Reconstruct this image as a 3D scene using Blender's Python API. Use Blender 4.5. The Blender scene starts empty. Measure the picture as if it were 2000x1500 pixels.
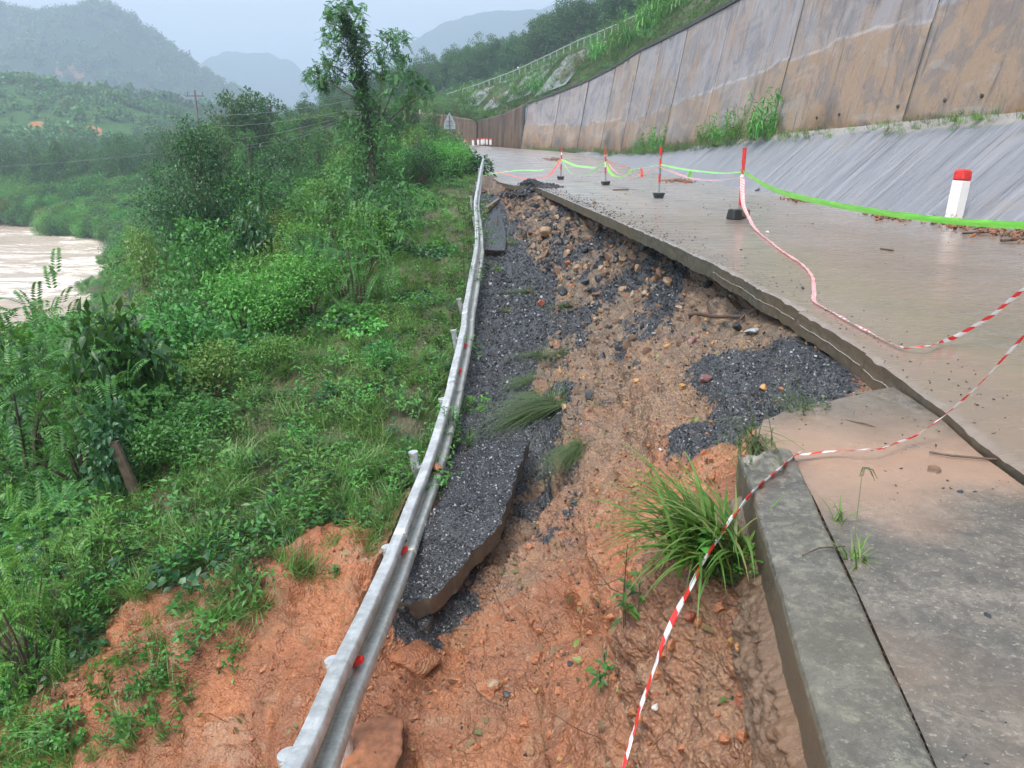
import bpy, math, random
import numpy as np
from mathutils import Vector, Matrix
rnd = random.Random(7)
RG = np.random.default_rng(11)
C = bpy.context.scene.collection
SC = bpy.context.scene
# ------------------------------------------------------------------ camera, light, exposure
PITCH = math.radians(17.0)
CAMZ = 1.5
cam = bpy.data.cameras.new('camera'); cam_o = bpy.data.objects.new('camera', cam); C.objects.link(cam_o)
cam.sensor_width = 36.0; cam.lens = 27.0; cam.clip_start = 0.05; cam.clip_end = 9000
cam_o.location = (0, 0, CAMZ); cam_o.rotation_euler = (math.pi/2 - PITCH, 0, 0)
SC.camera = cam_o
SUN_EL, SUN_AZ = math.radians(62), math.radians(215)
world = bpy.data.worlds.new('World'); SC.world = world; world.use_nodes = True
wn = world.node_tree; wn.nodes.clear()
sky = wn.nodes.new('ShaderNodeTexSky'); sky.sky_type = 'NISHITA'; sky.sun_disc = False
sky.sun_elevation = SUN_EL; sky.sun_rotation = SUN_AZ; sky.air_density = 1.2; sky.dust_density = 6.0; sky.ozone_density = 1.5
hs = wn.nodes.new('ShaderNodeHueSaturation'); hs.inputs['Saturation'].default_value = 0.42
bg = wn.nodes.new('ShaderNodeBackground'); bg.inputs['Strength'].default_value = 0.14
wo = wn.nodes.new('ShaderNodeOutputWorld')
tcw = wn.nodes.new('ShaderNodeTexCoord'); nzw = wn.nodes.new('ShaderNodeTexNoise'); nzw.inputs['Scale'].default_value = 2.2; nzw.inputs['Detail'].default_value = 5
mpw = wn.nodes.new('ShaderNodeMapping'); mpw.inputs['Scale'].default_value = (1, 1, 3.5); wn.links.new(tcw.outputs['Generated'], mpw.inputs[0]); wn.links.new(mpw.outputs[0], nzw.inputs['Vector'])
mrw = wn.nodes.new('ShaderNodeMapRange'); mrw.inputs[1].default_value = .3; mrw.inputs[2].default_value = .7; mrw.inputs[3].default_value = .96; mrw.inputs[4].default_value = 1.34
wn.links.new(nzw.outputs['Fac'], mrw.inputs[0]); wn.links.new(mrw.outputs[0], hs.inputs['Value'])
wn.links.new(sky.outputs[0], hs.inputs['Color']); wn.links.new(hs.outputs[0], bg.inputs[0]); wn.links.new(bg.outputs[0], wo.inputs[0])
sun = bpy.data.lights.new('sun', 'SUN'); sun.energy = 1.5; sun.angle = math.radians(22); sun.color = (1, .97, .93)
sun_o = bpy.data.objects.new('sun', sun); C.objects.link(sun_o)
sun_o.rotation_euler = (math.pi/2 - SUN_EL, 0, math.pi - SUN_AZ)
SC.view_settings.view_transform = 'Standard'; SC.view_settings.look = 'None'
SC.view_settings.exposure = 0.95; SC.view_settings.gamma = 1.0; SC.view_settings.use_curve_mapping = False
SC.cycles.use_denoising = True
SC.cycles.max_bounces = 6; SC.cycles.diffuse_bounces = 3; SC.cycles.glossy_bounces = 2
SC.cycles.transmission_bounces = 3; SC.cycles.volume_bounces = 1; SC.cycles.transparent_max_bounces = 4
SC.cycles.sample_clamp_indirect = 4
HAZE = 0.00068

# ------------------------------------------------------------------ projection helpers (used only to find where things stand)
CP, SP = math.cos(PITCH), math.sin(PITCH)
def ray(px, py):
    u = (px-1000)/1500; v = (750-py)/1500
    return np.array([u, CP+v*SP, -SP+v*CP])
def at_t(px, py, t):
    d = ray(px, py); return (d[0]*t, d[1]*t, CAMZ+d[2]*t)
def at_Y(px, py, Y):
    d = ray(px, py); return at_t(px, py, Y/d[1])
def XY(px, Y, z):
    return (px-1000)/1500*(Y*CP-(z-CAMZ)*SP)

# ------------------------------------------------------------------ numpy noise
def _h(ix, iy, iz, s):
    n = (ix*374761393 + iy*668265263 + iz*2147483647*7 + s*1274126177) & 0xffffffff
    n = ((n ^ (n >> 13))*1274126177) & 0xffffffff
    n = ((n ^ (n >> 15))*2246822519) & 0xffffffff
    return ((n ^ (n >> 16)) & 0xffff)/65535.0
def vn(P, s=0):
    P = np.asarray(P, float); f = np.floor(P); r = P-f; r = r*r*(3-2*r); i = f.astype(np.int64)
    x, y, z = i[..., 0], i[..., 1], i[..., 2]; a, b, c = r[..., 0], r[..., 1], r[..., 2]
    def L(p, q, t): return p+(q-p)*t
    return L(L(L(_h(x,y,z,s),_h(x+1,y,z,s),a), L(_h(x,y+1,z,s),_h(x+1,y+1,z,s),a), b),
             L(L(_h(x,y,z+1,s),_h(x+1,y,z+1,s),a), L(_h(x,y+1,z+1,s),_h(x+1,y+1,z+1,s),a), b), c)*2-1
def fbm(P, freq, octv=4, gain=.5, s=0, ridge=False):
    P = np.asarray(P, float); o = 0; a = 1; t = 0
    for k in range(octv):
        n = vn(P*freq + 17.3*k, s+k)
        if ridge: n = 1-2*np.abs(n)
        o = o+n*a; t += a; a *= gain; freq *= 2.07
    return o/t
def n2(x, y, f, octv=3, s=0):
    x, y = np.broadcast_arrays(np.asarray(x, float), np.asarray(y, float))
    return fbm(np.stack([x, y, np.full_like(x, .37)], -1), f, octv, s=s)

# ------------------------------------------------------------------ mesh helpers
def mesh_np(name, V, F, mats=(), fm=None, smooth=False, uv=None):
    me = bpy.data.meshes.new(name); V = np.asarray(V, np.float32)
    if isinstance(F, np.ndarray):
        k = F.shape[1]; nf = len(F)
        me.vertices.add(len(V)); me.vertices.foreach_set('co', V.ravel())
        me.loops.add(nf*k); me.loops.foreach_set('vertex_index', F.astype(np.int32).ravel())
        me.polygons.add(nf); me.polygons.foreach_set('loop_start', np.arange(nf, dtype=np.int32)*k)
        me.polygons.foreach_set('loop_total', np.full(nf, k, np.int32))
    else:
        me.from_pydata([tuple(map(float, v)) for v in V], [], F)
    for m in mats: me.materials.append(m)
    if fm is not None: me.polygons.foreach_set('material_index', np.asarray(fm, np.int32))
    if uv is not None:
        l = me.uv_layers.new(name='uv'); l.data.foreach_set('uv', np.asarray(uv, np.float32).ravel())
    me.update(calc_edges=True)
    if smooth: me.polygons.foreach_set('use_smooth', np.ones(len(me.polygons), bool))
    return me
def attr(me, name, vals):
    a = me.attributes.new(name, 'FLOAT', 'POINT'); a.data.foreach_set('value', np.asarray(vals, np.float32).ravel())
def link(name, me, parent=None, **props):
    o = bpy.data.objects.new(name, me); C.objects.link(o)
    if parent is not None: o.parent = parent
    for k, v in props.items(): o[k] = v
    return o
def thing(name, label, cat, loc=(0, 0, 0), rotz=0, group=None):
    o = bpy.data.objects.new(name, None); C.objects.link(o); o.location = loc; o.rotation_euler = (0, 0, rotz)
    o['label'] = label; o['category'] = cat; o.empty_display_size = .1
    if group: o['group'] = group
    return o
def tag(o, label, cat, group=None):
    o['label'] = label; o['category'] = cat
    if group: o['group'] = group
    return o
def dup(root, loc=None, rotz=None, scale=None, label=None, group=None):
    r = root.copy(); C.objects.link(r)
    if loc is not None: r.location = loc
    if rotz is not None: r.rotation_euler = (0, 0, rotz)
    if scale is not None: r.scale = scale
    if label: r['label'] = label
    if group: r['group'] = group
    for ch in list(root.children):
        c = ch.copy(); C.objects.link(c); c.parent = r
        for g in ch.children:
            d = g.copy(); C.objects.link(d); d.parent = c
    return r
def grid_faces(nr, nc, off=0):
    i = np.arange(nr-1)[:, None]*nc + np.arange(nc-1)[None, :]
    return (np.stack([i, i+1, i+nc+1, i+nc], -1).reshape(-1, 4)+off)
class MB:
    def __init__(s): s.V = []; s.F = []; s.M = []; s.n = 0
    def add(s, V, F, m=0):
        V = np.asarray(V, float); s.V.append(V); s.F += [tuple(int(a)+s.n for a in f) for f in F]; s.M += [m]*len(F); s.n += len(V); return s
    def box(s, c, sz, m=0, R=None, taper=1.0, bev=0.0):
        x, y, z = [a/2 for a in sz]; T = taper
        if bev <= 0:
            V = np.array([(-x,-y,-z),(x,-y,-z),(x,y,-z),(-x,y,-z),(-x*T,-y*T,z),(x*T,-y*T,z),(x*T,y*T,z),(-x*T,y*T,z)])
            F = [(3,2,1,0),(4,5,6,7),(0,1,5,4),(1,2,6,5),(2,3,7,6),(3,0,4,7)]
        else:
            b = bev; ring = lambda X, Y, Z: [(-X+b,-Y,Z),(X-b,-Y,Z),(X,-Y+b,Z),(X,Y-b,Z),(X-b,Y,Z),(-X+b,Y,Z),(-X,Y-b,Z),(-X,-Y+b,Z)]
            V = np.array(ring(x-b*.6, y-b*.6, -z)+ring(x, y, -z+b)+ring(x*T, y*T, z-b)+ring(x*T-b*.6, y*T-b*.6, z))
            F = [tuple(range(7, -1, -1)), tuple(range(24, 32))]
            for r in range(3):
                for k in range(8): F.append((r*8+k, r*8+(k+1) % 8, r*8+8+(k+1) % 8, r*8+8+k))
        if R is not None: V = V@np.array(R).T
        return s.add(V+np.array(c), F, m)
    def tube(s, P, r, n=8, m=0, cap=True):
        P = np.asarray(P, float); r = np.broadcast_to(r, (len(P),)); T = np.gradient(P, axis=0); T /= np.linalg.norm(T, axis=1)[:, None]+1e-9
        up = np.array([0, 0, 1.]) if abs(T[0][2]) < .9 else np.array([1., 0, 0]); V = []
        a = np.arange(n)*2*math.pi/n
        for k in range(len(P)):
            A = np.cross(T[k], up); A /= np.linalg.norm(A)+1e-9; B = np.cross(A, T[k]); up = B
            V.append(P[k]+r[k]*(np.cos(a)[:, None]*A+np.sin(a)[:, None]*B))
        V = np.concatenate(V); F = [(k*n+j, k*n+(j+1) % n, (k+1)*n+(j+1) % n, (k+1)*n+j) for k in range(len(P)-1) for j in range(n)]
        if cap: F += [tuple(range(n-1, -1, -1)), tuple(range((len(P)-1)*n, len(P)*n))]
        return s.add(V, F, m)
    def mesh(s, name, mats, smooth=False):
        me = mesh_np(name, np.concatenate(s.V), s.F, mats); me.polygons.foreach_set('material_index', np.array(s.M, np.int32))
        if smooth: me.polygons.foreach_set('use_smooth', np.ones(len(s.F), bool))
        return me
    def build(s, name, mats, parent=None, smooth=False, **p):
        return link(name, s.mesh(name, mats, smooth), parent, **p)
def rotz(a): c, s = math.cos(a), math.sin(a); return np.array([[c,-s,0],[s,c,0],[0,0,1]])
def interp_pts(T, pts):       # smooth (hermite) interpolation of rows of points
    T = np.asarray(T, float); pts = np.asarray(pts, float)
    M = np.gradient(pts, T, axis=0)
    d = np.diff(pts, axis=0)/np.diff(T).reshape((-1,)+(1,)*(pts.ndim-1))
    # limit tangents for monotone behaviour
    for k in range(len(T)):
        lo = d[max(k-1, 0)]; hi = d[min(k, len(d)-1)]
        M[k] = np.where(lo*hi <= 0, 0, np.sign(M[k])*np.minimum(np.abs(M[k]), 3*np.minimum(np.abs(lo), np.abs(hi))))
    def f(t):
        t = np.clip(np.asarray(t, float), T[0], T[-1]); k = np.clip(np.searchsorted(T, t, 'right')-1, 0, len(T)-2)
        h = T[k+1]-T[k]; u = (t-T[k])/h; sh = t.shape+(1,)*(pts.ndim-1); u = u.reshape(sh); h = h.reshape(sh)
        return ((2*u**3-3*u**2+1)*pts[k]+(u**3-2*u**2+u)*h*M[k]+(-2*u**3+3*u**2)*pts[k+1]+(u**3-u**2)*h*M[k+1])
    return f

# ------------------------------------------------------------------ materials
class NM:
    def __init__(s, name):
        s.m = bpy.data.materials.new(name); s.m.use_nodes = True; s.t = s.m.node_tree; s.t.nodes.clear()
        s.out = s.t.nodes.new('ShaderNodeOutputMaterial'); s.tc = s.t.nodes.new('ShaderNodeTexCoord')
    def n(s, typ, **k):
        nd = s.t.nodes.new(typ)
        for a, b in k.items(): setattr(nd, a, b)
        return nd
    def L(s, a, b): s.t.links.new(a, b)
    def put(s, sock, v):
        if hasattr(v, 'is_output') or isinstance(v, bpy.types.NodeSocket): s.L(v, sock)
        else: sock.default_value = v if not (isinstance(v, tuple) and len(v) == 3 and sock.type == 'RGBA') else (*v, 1)
    def map(s, scale=(1, 1, 1), rot=(0, 0, 0), src='Object'):
        mp = s.n('ShaderNodeMapping'); mp.inputs['Scale'].default_value = scale; mp.inputs['Rotation'].default_value = rot
        s.L(s.tc.outputs[src], mp.inputs[0]); return mp.outputs[0]
    def noise(s, scale, detail=4, rough=.55, vec=None, dist=0.0):
        nd = s.n('ShaderNodeTexNoise'); nd.inputs['Scale'].default_value = scale; nd.inputs['Detail'].default_value = detail
        nd.inputs['Roughness'].default_value = rough; nd.inputs['Distortion'].default_value = dist
        s.L(vec if vec is not None else s.tc.outputs['Object'], nd.inputs['Vector']); return nd.outputs['Fac']
    def voro(s, scale, vec=None, out='Distance', feature='F1'):
        nd = s.n('ShaderNodeTexVoronoi', feature=feature); nd.inputs['Scale'].default_value = scale
        s.L(vec if vec is not None else s.tc.outputs['Object'], nd.inputs['Vector']); return nd.outputs[out]
    def ramp(s, fac, stops):
        r = s.n('ShaderNodeValToRGB'); e = r.color_ramp.elements
        while len(e) < len(stops): e.new(.5)
        for k, (p, c) in enumerate(stops):
            e[k].position = p; e[k].color = (c, c, c, 1) if isinstance(c, (int, float)) else (*c, 1)
        s.L(fac, r.inputs[0]); return r.outputs[0]
    def mix(s, f, a, b, mode='MIX'):
        nd = s.n('ShaderNodeMix', data_type='RGBA', blend_type=mode); s.put(nd.inputs[0], f); s.put(nd.inputs[6], a); s.put(nd.inputs[7], b); return nd.outputs[2]
    def math(s, op, a, b=0.0, clamp=False):
        nd = s.n('ShaderNodeMath', operation=op, use_clamp=clamp); s.put(nd.inputs[0], a); s.put(nd.inputs[1], b); return nd.outputs[0]
    def attr(s, name):
        a = s.n('ShaderNodeAttribute', attribute_name=name); return a.outputs['Fac']
    def bump(s, h, strength=.5, dist=.02):
        b = s.n('ShaderNodeBump'); b.inputs['Strength'].default_value = strength; b.inputs['Distance'].default_value = dist
        s.L(h, b.inputs['Height']); return b.outputs[0]
    def bsdf(s, col, rough=.6, metal=0.0, spec=.5, normal=None, **k):
        p = s.n('ShaderNodeBsdfPrincipled'); s.put(p.inputs['Base Color'], col); s.put(p.inputs['Roughness'], rough)
        s.put(p.inputs['Metallic'], metal); s.put(p.inputs['Specular IOR Level'], spec)
        if normal is not None: s.L(normal, p.inputs['Normal'])
        for a, b in k.items(): s.put(p.inputs[a], b)
        s.L(p.outputs[0], s.out.inputs[0]); return p
def mat_simple(name, col, rough=.5, metal=0.0, var=.15, scale=12, bump=0.0, spec=.5):
    m = NM(name); f = m.noise(scale, 5)
    a = tuple(c*(1-var) for c in col); b = tuple(min(1, c*(1+var)) for c in col)
    m.bsdf(m.ramp(f, [(.3, a), (.7, b)]), rough, metal, spec, m.bump(f, bump, .01) if bump else None); return m.m
def mat_leaf(name, cols, rough=.42, trans=.36, big=.15, back=None):
    m = NM(name); g = m.n('ShaderNodeNewGeometry'); oi = m.n('ShaderNodeObjectInfo')
    isl = g.outputs['Random Per Island']; k = len(cols)
    base = m.ramp(isl, [(j/(k-1), cols[j]) for j in range(k)])
    hsv = m.n('ShaderNodeHueSaturation')
    m.put(hsv.inputs['Hue'], m.math('ADD', m.math('MULTIPLY', oi.outputs['Random'], .035), .4825))
    vv = m.math('ADD', m.math('MULTIPLY', oi.outputs['Random'], .35), .85)
    mp = m.n('ShaderNodeTexNoise'); mp.inputs['Scale'].default_value = big; mp.inputs['Detail'].default_value = 2
    m.L(g.outputs['Position'], mp.inputs['Vector'])
    vv = m.math('MULTIPLY', vv, m.math('ADD', m.math('MULTIPLY', mp.outputs['Fac'], .9), .55))
    m.put(hsv.inputs['Value'], vv); m.L(base, hsv.inputs['Color'])
    p = m.n('ShaderNodeBsdfPrincipled'); m.L(hsv.outputs[0], p.inputs['Base Color']); p.inputs['Roughness'].default_value = rough
    p.inputs['Specular IOR Level'].default_value = .45
    t = m.n('ShaderNodeBsdfTranslucent'); m.L(m.mix(.5, hsv.outputs[0], (.12, .22, .02)), t.inputs[0])
    mx = m.n('ShaderNodeMixShader'); mx.inputs[0].default_value = trans; m.L(p.outputs[0], mx.inputs[1]); m.L(t.outputs[0], mx.inputs[2])
    m.L(mx.outputs[0], m.out.inputs[0]); return m.m

# soil of the slip face: clay, gravelly brown fill and crushed asphalt, told apart by the surface attributes
def soil_mat():
    m = NM('wet soil'); asph = m.attr('asph'); brown = m.attr('brown'); grey = m.attr('grey'); green = m.attr('green')
    nb = m.noise(1.3, 6, .6); nf = m.noise(28, 5, .65); nm_ = m.noise(6, 5, .6)
    clay = m.mix(m.ramp(nb, [(.35, 0), (.65, 1)]), (.27, .095, .038), (.38, .16, .073))
    clay = m.mix(m.ramp(nf, [(.35, .6), (.6, 0)]), clay, (.15, .052, .022))
    clay = m.mix(m.ramp(m.noise(3.1, 4), [(.52, 0), (.66, .7)]), clay, (.25, .145, .080)); clay = m.mix(m.ramp(m.noise(.75, 6, .7, dist=.8), [(.48, 0), (.60, .75)]), clay, (.165, .066, .032)); clay = m.mix(m.ramp(m.noise(1.7, 6, .7, dist=1.2), [(.56, 0), (.66, .6)]), clay, (.33, .21, .135))
    gr = m.mix(m.ramp(nm_, [(.35, 0), (.7, 1)]), (.105, .062, .037), (.235, .138, .078))
    vc = m.voro(85, out='Color'); vs = m.n('ShaderNodeSeparateColor'); m.L(vc, vs.inputs[0])
    gr = m.mix(m.ramp(vs.outputs[0], [(.55, 0), (.8, .8)]), gr, (.28, .19, .115))
    gr = m.mix(m.ramp(vs.outputs[1], [(.72, 0), (.85, .85)]), gr, (.05, .05, .052))
    gg = m.mix(m.ramp(nm_, [(.35, 0), (.7, 1)]), (.060, .046, .034), (.165, .122, .082)); gg = m.mix(m.ramp(m.noise(2.0, 6, .7), [(.5, 0), (.62, .85)]), gg, (.035, .033, .032)); gg = m.mix(m.ramp(m.noise(3.3, 5, .6), [(.58, 0), (.66, .8)]), gg, (.27, .17, .095)); gg = m.mix(m.ramp(vs.outputs[0], [(.7, 0), (.8, .6)]), gg, (.26, .19, .125))
    gr = m.mix(grey, gr, gg)
    base = m.mix(brown, clay, gr)
    vc2 = m.voro(75, out='Color'); vs2 = m.n('ShaderNodeSeparateColor'); m.L(vc2, vs2.inputs[0])
    as_ = m.mix(m.ramp(vs2.outputs[0], [(.3, 0), (.9, 1)]), (.014, .016, .019), (.055, .06, .068))
    as_ = m.mix(m.ramp(vs2.outputs[1], [(.972, 0), (.985, .6)]), as_, (.42, .43, .42))
    am = m.math('ADD', asph, m.math('MULTIPLY', m.math('SUBTRACT', m.noise(9, 6, .7), .5), 1.3)); am = m.ramp(am, [(.42, 0), (.56, 1)])
    base = m.mix(am, base, as_)
    gm = m.math('ADD', green, m.math('MULTIPLY', m.math('SUBTRACT', nm_, .5), .9)); gm = m.ramp(gm, [(.4, 0), (.6, 1)])
    base = m.mix(gm, base, m.mix(nf, (.035, .045, .018), (.09, .075, .035)))
    rough = m.mix(am, m.ramp(nm_, [(.3, .38), (.7, .68)]), m.ramp(vs2.outputs[2], [(0, .2), (1, .5)]))
    h = m.math('ADD', m.math('MULTIPLY', nf, .8), m.math('ADD', m.math('MULTIPLY', m.noise(90, 3), .35), m.math('MULTIPLY', m.voro(50), .8)))
    b = m.bump(h, .8, .018)
    m.bsdf(base, rough, 0, .5, b); return m.m
M = {}
M['soil'] = soil_mat()
def concrete_mat(name, c1, c2, mud, mudamt, wet=(.12, .5), groove=None, dark=(.05, .05, .045), stain=.5, lichen=0.0, bs=.35, band=False, coat=0.0):
    m = NM(name); nb = m.noise(.55, 6, .6); nf = m.noise(30, 6, .7); nm_ = m.noise(4, 6, .65, dist=.4)
    base = m.mix(m.ramp(nm_, [(.3, 0), (.7, 1)]), c1, c2)
    base = m.mix(m.ramp(nf, [(.35, .45), (.6, 0)]), base, dark)
    base = m.mix(m.ramp(m.noise(2.2, 7, .7), [(.52, 0), (.68, stain)]), base, dark)
    base = m.mix(m.ramp(m.noise(13, 6, .75, dist=.6), [(.44, .55), (.56, 0)]), base, dark)
    base = m.mix(m.ramp(m.noise(55, 3, .6), [(.60, 0), (.68, .5)]), base, tuple(min(1, a*1.7) for a in c2))
    if lichen: base = m.mix(m.ramp(m.noise(11, 8, .8), [(.5, 0), (.60, lichen)]), base, (.27, .27, .20))
    fm = m.ramp(nb, [(.5-mudamt*.45, 0), (.75-mudamt*.45, .85)])
    h = m.math('MULTIPLY', nf, .35)
    if groove:
        gv = m.map(groove); g1 = m.noise(1.0, 8, .68, vec=gv, dist=.9)
        gs = m.ramp(g1, [(.38, 0), (.62, 1)])
        h = m.math('ADD', h, m.math('MULTIPLY', g1, 1.6))
        base = m.mix(m.math('MULTIPLY', gs, .5), base, tuple(a*.62 for a in mud))
    base = m.mix(fm, base, m.mix(nf, mud, tuple(a*.75 for a in mud)))
    if groove: base = m.mix(m.math('MULTIPLY', m.attr('sky_sheen'), m.ramp(nm_, [(.3, .6), (.7, 1)])), base, m.mix(g1, (.27, .265, .27), (.42, .415, .42)))  # sky reflection on the far road, painted in as a paler grey base colour
    h = m.math('ADD', h, m.math('MULTIPLY', m.noise(120, 3), .2))
    r = m.ramp(m.noise(1.1, 6, .6) if not groove else g1, [(.32, wet[0]), (.66, wet[1])])
    if band: base = m.mix(m.attr('mudfilm'), base, m.mix(nm_, (.26, .165, .11), (.34, .225, .155)))
    m.bsdf(base, r, 0, .5, m.bump(h, bs, .01), **({'Coat Weight': m.math('MULTIPLY', m.ramp(nb, [(.3, .4), (.6, 1)]), coat), 'Coat Roughness': .3} if coat else {})); return m.m
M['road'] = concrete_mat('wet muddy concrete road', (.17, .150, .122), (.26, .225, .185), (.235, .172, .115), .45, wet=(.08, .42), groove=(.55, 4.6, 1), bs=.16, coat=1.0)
M['shoulder'] = concrete_mat('wet shoulder concrete', (.085, .078, .062), (.225, .20, .165), (.24, .165, .11), .05, wet=(.10, .45), stain=.7, band=True, coat=.3, bs=.6)
M['kerb'] = concrete_mat('kerb concrete', (.060, .060, .054), (.18, .172, .145), (.14, .125, .09), .1, wet=(.12, .5), stain=.9, lichen=.4, bs=.7)
M['raw'] = concrete_mat('raw slab edge concrete', (.075, .066, .045), (.13, .115, .08), (.15, .10, .06), .2, wet=(.3, .6), stain=.85, bs=1.0)
M['mortar'] = concrete_mat('rough mortar', (.085, .072, .056), (.20, .17, .135), (.20, .115, .065), .45, wet=(.3, .6), stain=.8, bs=1.4)
def apron_mat():
    m = NM('apron concrete'); v = m.map((1, 1, 1))
    st = m.noise(1.0, 6, .65, vec=m.map((.25, 3.2, .25), (0, 0, 0)), dist=.2)
    fi = m.noise(1.0, 6, .7, vec=m.map((.5, 14, .5)), dist=.15)
    base = m.mix(m.ramp(st, [(.3, 0), (.7, 1)]), (.135, .145, .165), (.25, .26, .285))
    base = m.mix(m.ramp(fi, [(.54, 0), (.64, .8)]), base, (.06, .06, .065))
    base = m.mix(m.ramp(m.noise(.8, 7, .7), [(.55, 0), (.7, .5)]), base, (.24, .205, .17))
    base = m.mix(m.attr('band'), base, m.mix(m.noise(3, 5), (.22, .215, .205), (.29, .275, .25)))
    r = m.ramp(st, [(.3, .3), (.7, .6)])
    m.bsdf(base, r, 0, .5, m.bump(m.math('ADD', fi, m.noise(20, 4)), .5, .02)); return m.m
M['apron'] = apron_mat()
def wall_mat(name, tone=0.0):
    m = NM(name)
    s1 = m.noise(1.0, 7, .7, vec=m.map((.7, .7, .05)), dist=.5); s2 = m.noise(1.0, 7, .75, vec=m.map((2.6, 2.6, .10)), dist=.3)
    big = m.noise(.13, 5, .6, dist=.8); b2 = m.noise(.38, 8, .68, dist=1.2); b3 = m.noise(1.0, 6, .6, vec=m.map((.18, .18, .55)), dist=1.5)
    lw = m.math('ADD', m.math('MULTIPLY', m.attr('low'), .5), m.math('MULTIPLY', m.math('SUBTRACT', big, .5), 2.2)); base = m.mix(m.ramp(lw, [(.05, 0), (.42, 1)]), (.265, .25, .262), (.285, .205, .14))
    base = m.mix(m.ramp(b2, [(.48, 0), (.56, .6)]), base, (.135, .135, .145))
    base = m.mix(m.ramp(b3, [(.52, 0), (.58, .5)]), base, (.32, .285, .26))
    base = m.mix(m.ramp(s1, [(.52, 0), (.64, .5)]), base, (.30, .20, .13))
    base = m.mix(m.ramp(s2, [(.54, 0), (.66, .7)]), base, (.06, .058, .06))
    base = m.mix(m.ramp(m.noise(1.0, 7, .75, vec=m.map((5, 5, .07))), [(.58, 0), (.7, .5)]), base, (.40, .36, .33))
    base = m.mix(m.attr('foot'), base, m.mix(m.ramp(b2, [(.4, 0), (.6, 1)]), (.23, .135, .068), (.07, .062, .05)))
    base = m.mix(m.math('MULTIPLY', m.attr('lift'), .42), base, m.mix(m.ramp(b2, [(.45, 0), (.55, 1)]), (.38, .36, .34), (.08, .078, .08)))
    base = m.mix(m.ramp(m.noise(14, 4), [(.62, 0), (.7, .5)]), base, (.08, .07, .06))
    if tone: base = m.mix(tone, base, m.mix(m.ramp(s2, [(.4, 0), (.6, 1)]), (.13, .076, .036), (.012, .011, .010)))
    m.bsdf(base, m.ramp(s1, [(.3, .35), (.7, .65)]), 0, .4, m.bump(m.math('ADD', m.noise(6, 6), b2), .6, .03)); return m.m
M['wall'] = wall_mat('stained retaining wall concrete'); M['wall_brown'] = wall_mat('brown streaked wall concrete', .93)
M['coping'] = mat_simple('dark mossy coping', (.05, .052, .045), .7, var=.4, scale=3)
M['galv'] = None
def galv():
    m = NM('galvanised steel'); a = m.noise(7, 6, .7); b = m.noise(40, 5, .7); st = m.noise(1, 6, .7, vec=m.map((22, 3, 22)))
    base = m.mix(m.ramp(a, [(.4, 0), (.6, 1)]), (.40, .42, .43), (.58, .61, .62))
    base = m.mix(m.ramp(st, [(.56, 0), (.68, .55)]), base, (.26, .27, .14))
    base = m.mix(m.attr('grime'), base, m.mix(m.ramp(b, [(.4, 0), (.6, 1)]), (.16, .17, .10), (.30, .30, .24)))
    base = m.mix(m.ramp(b, [(.66, 0), (.70, .9)]), base, (.05, .05, .045))
    m.bsdf(base, m.ramp(a, [(.3, .28), (.7, .5)]), m.ramp(b, [(.5, .55), (.7, .15)]), .5, m.bump(b, .15, .004)); return m.m
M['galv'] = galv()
M['bolt'] = mat_simple('bolt steel', (.16, .16, .16), .5, .6)
M['red'] = mat_simple('red reflector', (.75, .025, .02), .25, var=.1)
M['redpaint'] = mat_simple('red paint', (.55, .03, .025), .45, var=.25, scale=20)
M['white'] = mat_simple('white paint', (.72, .73, .72), .5, var=.08, scale=20)
def bollard_mat():
    m = NM('bollard paint'); z = m.n('ShaderNodeSeparateXYZ'); m.L(m.tc.outputs['Object'], z.inputs[0]); d = m.noise(14, 6, .7)
    k = m.math('SUBTRACT', d, m.math('MULTIPLY', z.outputs[2], .55))
    m.bsdf(m.mix(m.ramp(k, [(.42, 0), (.52, .85)]), m.mix(d, (.78, .79, .80), (.66, .66, .64)), (.33, .24, .17)), .5, 0, .5, m.bump(d, .2, .005)); return m.m
M['bollard'] = bollard_mat()
M['rubber'] = mat_simple('black rubber', (.016, .017, .018), .45, var=.4, bump=.3)
M['pole_grey'] = mat_simple('dull grey pole', (.22, .24, .25), .5)
M['bark'] = mat_simple('bark', (.085, .065, .045), .8, var=.45, scale=14, bump=.5)
M['bark_pale'] = mat_simple('pale bark', (.19, .165, .13), .8, var=.3, scale=14, bump=.4)
M['wood'] = mat_simple('wet dead wood', (.075, .045, .03), .5, var=.4, scale=30, bump=.4)
M['mud'] = mat_simple('wet mud', (.24, .10, .048), .45, var=.35, scale=18, bump=.8)
M['clod'] = mat_simple('clay clods', (.31, .125, .057), .5, var=.3, scale=3, bump=.8)
M['mud2'] = mat_simple('brown mud crumbs', (.14, .082, .05), .5, var=.35, scale=18, bump=.8)
M['ochre'] = mat_simple('ochre stone', (.36, .20, .075), .5, var=.25, scale=16, bump=.6)
M['tan'] = mat_simple('tan stone', (.25, .17, .105), .5, var=.25, scale=12, bump=.6)
M['slate'] = mat_simple('wet slate', (.026, .029, .034), .42, var=.45, scale=18, bump=.5)
M['purple'] = mat_simple('purple stone', (.14, .065, .06), .4, var=.25, scale=16, bump=.6)
M['redstone'] = mat_simple('red stone', (.27, .085, .045), .5, var=.25, scale=16, bump=.6)
M['paleslate'] = mat_simple('pale wet slate', (.27, .29, .31), .3, var=.2, scale=18, bump=.3)
M['whitestone'] = mat_simple('white stone', (.55, .55, .50), .5, var=.15, scale=18, bump=.4)
M['sign'] = mat_simple('grey sign back', (.30, .34, .37), .5, .3, var=.12)
M['wirerail'] = mat_simple('weathered rail paint', (.36, .37, .37), .5, var=.2, scale=2)
M['wire'] = mat_simple('wire', (.10, .11, .12), .5, var=.1)
M['polewood'] = mat_simple('concrete utility pole', (.13, .13, .13), .7)
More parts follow.
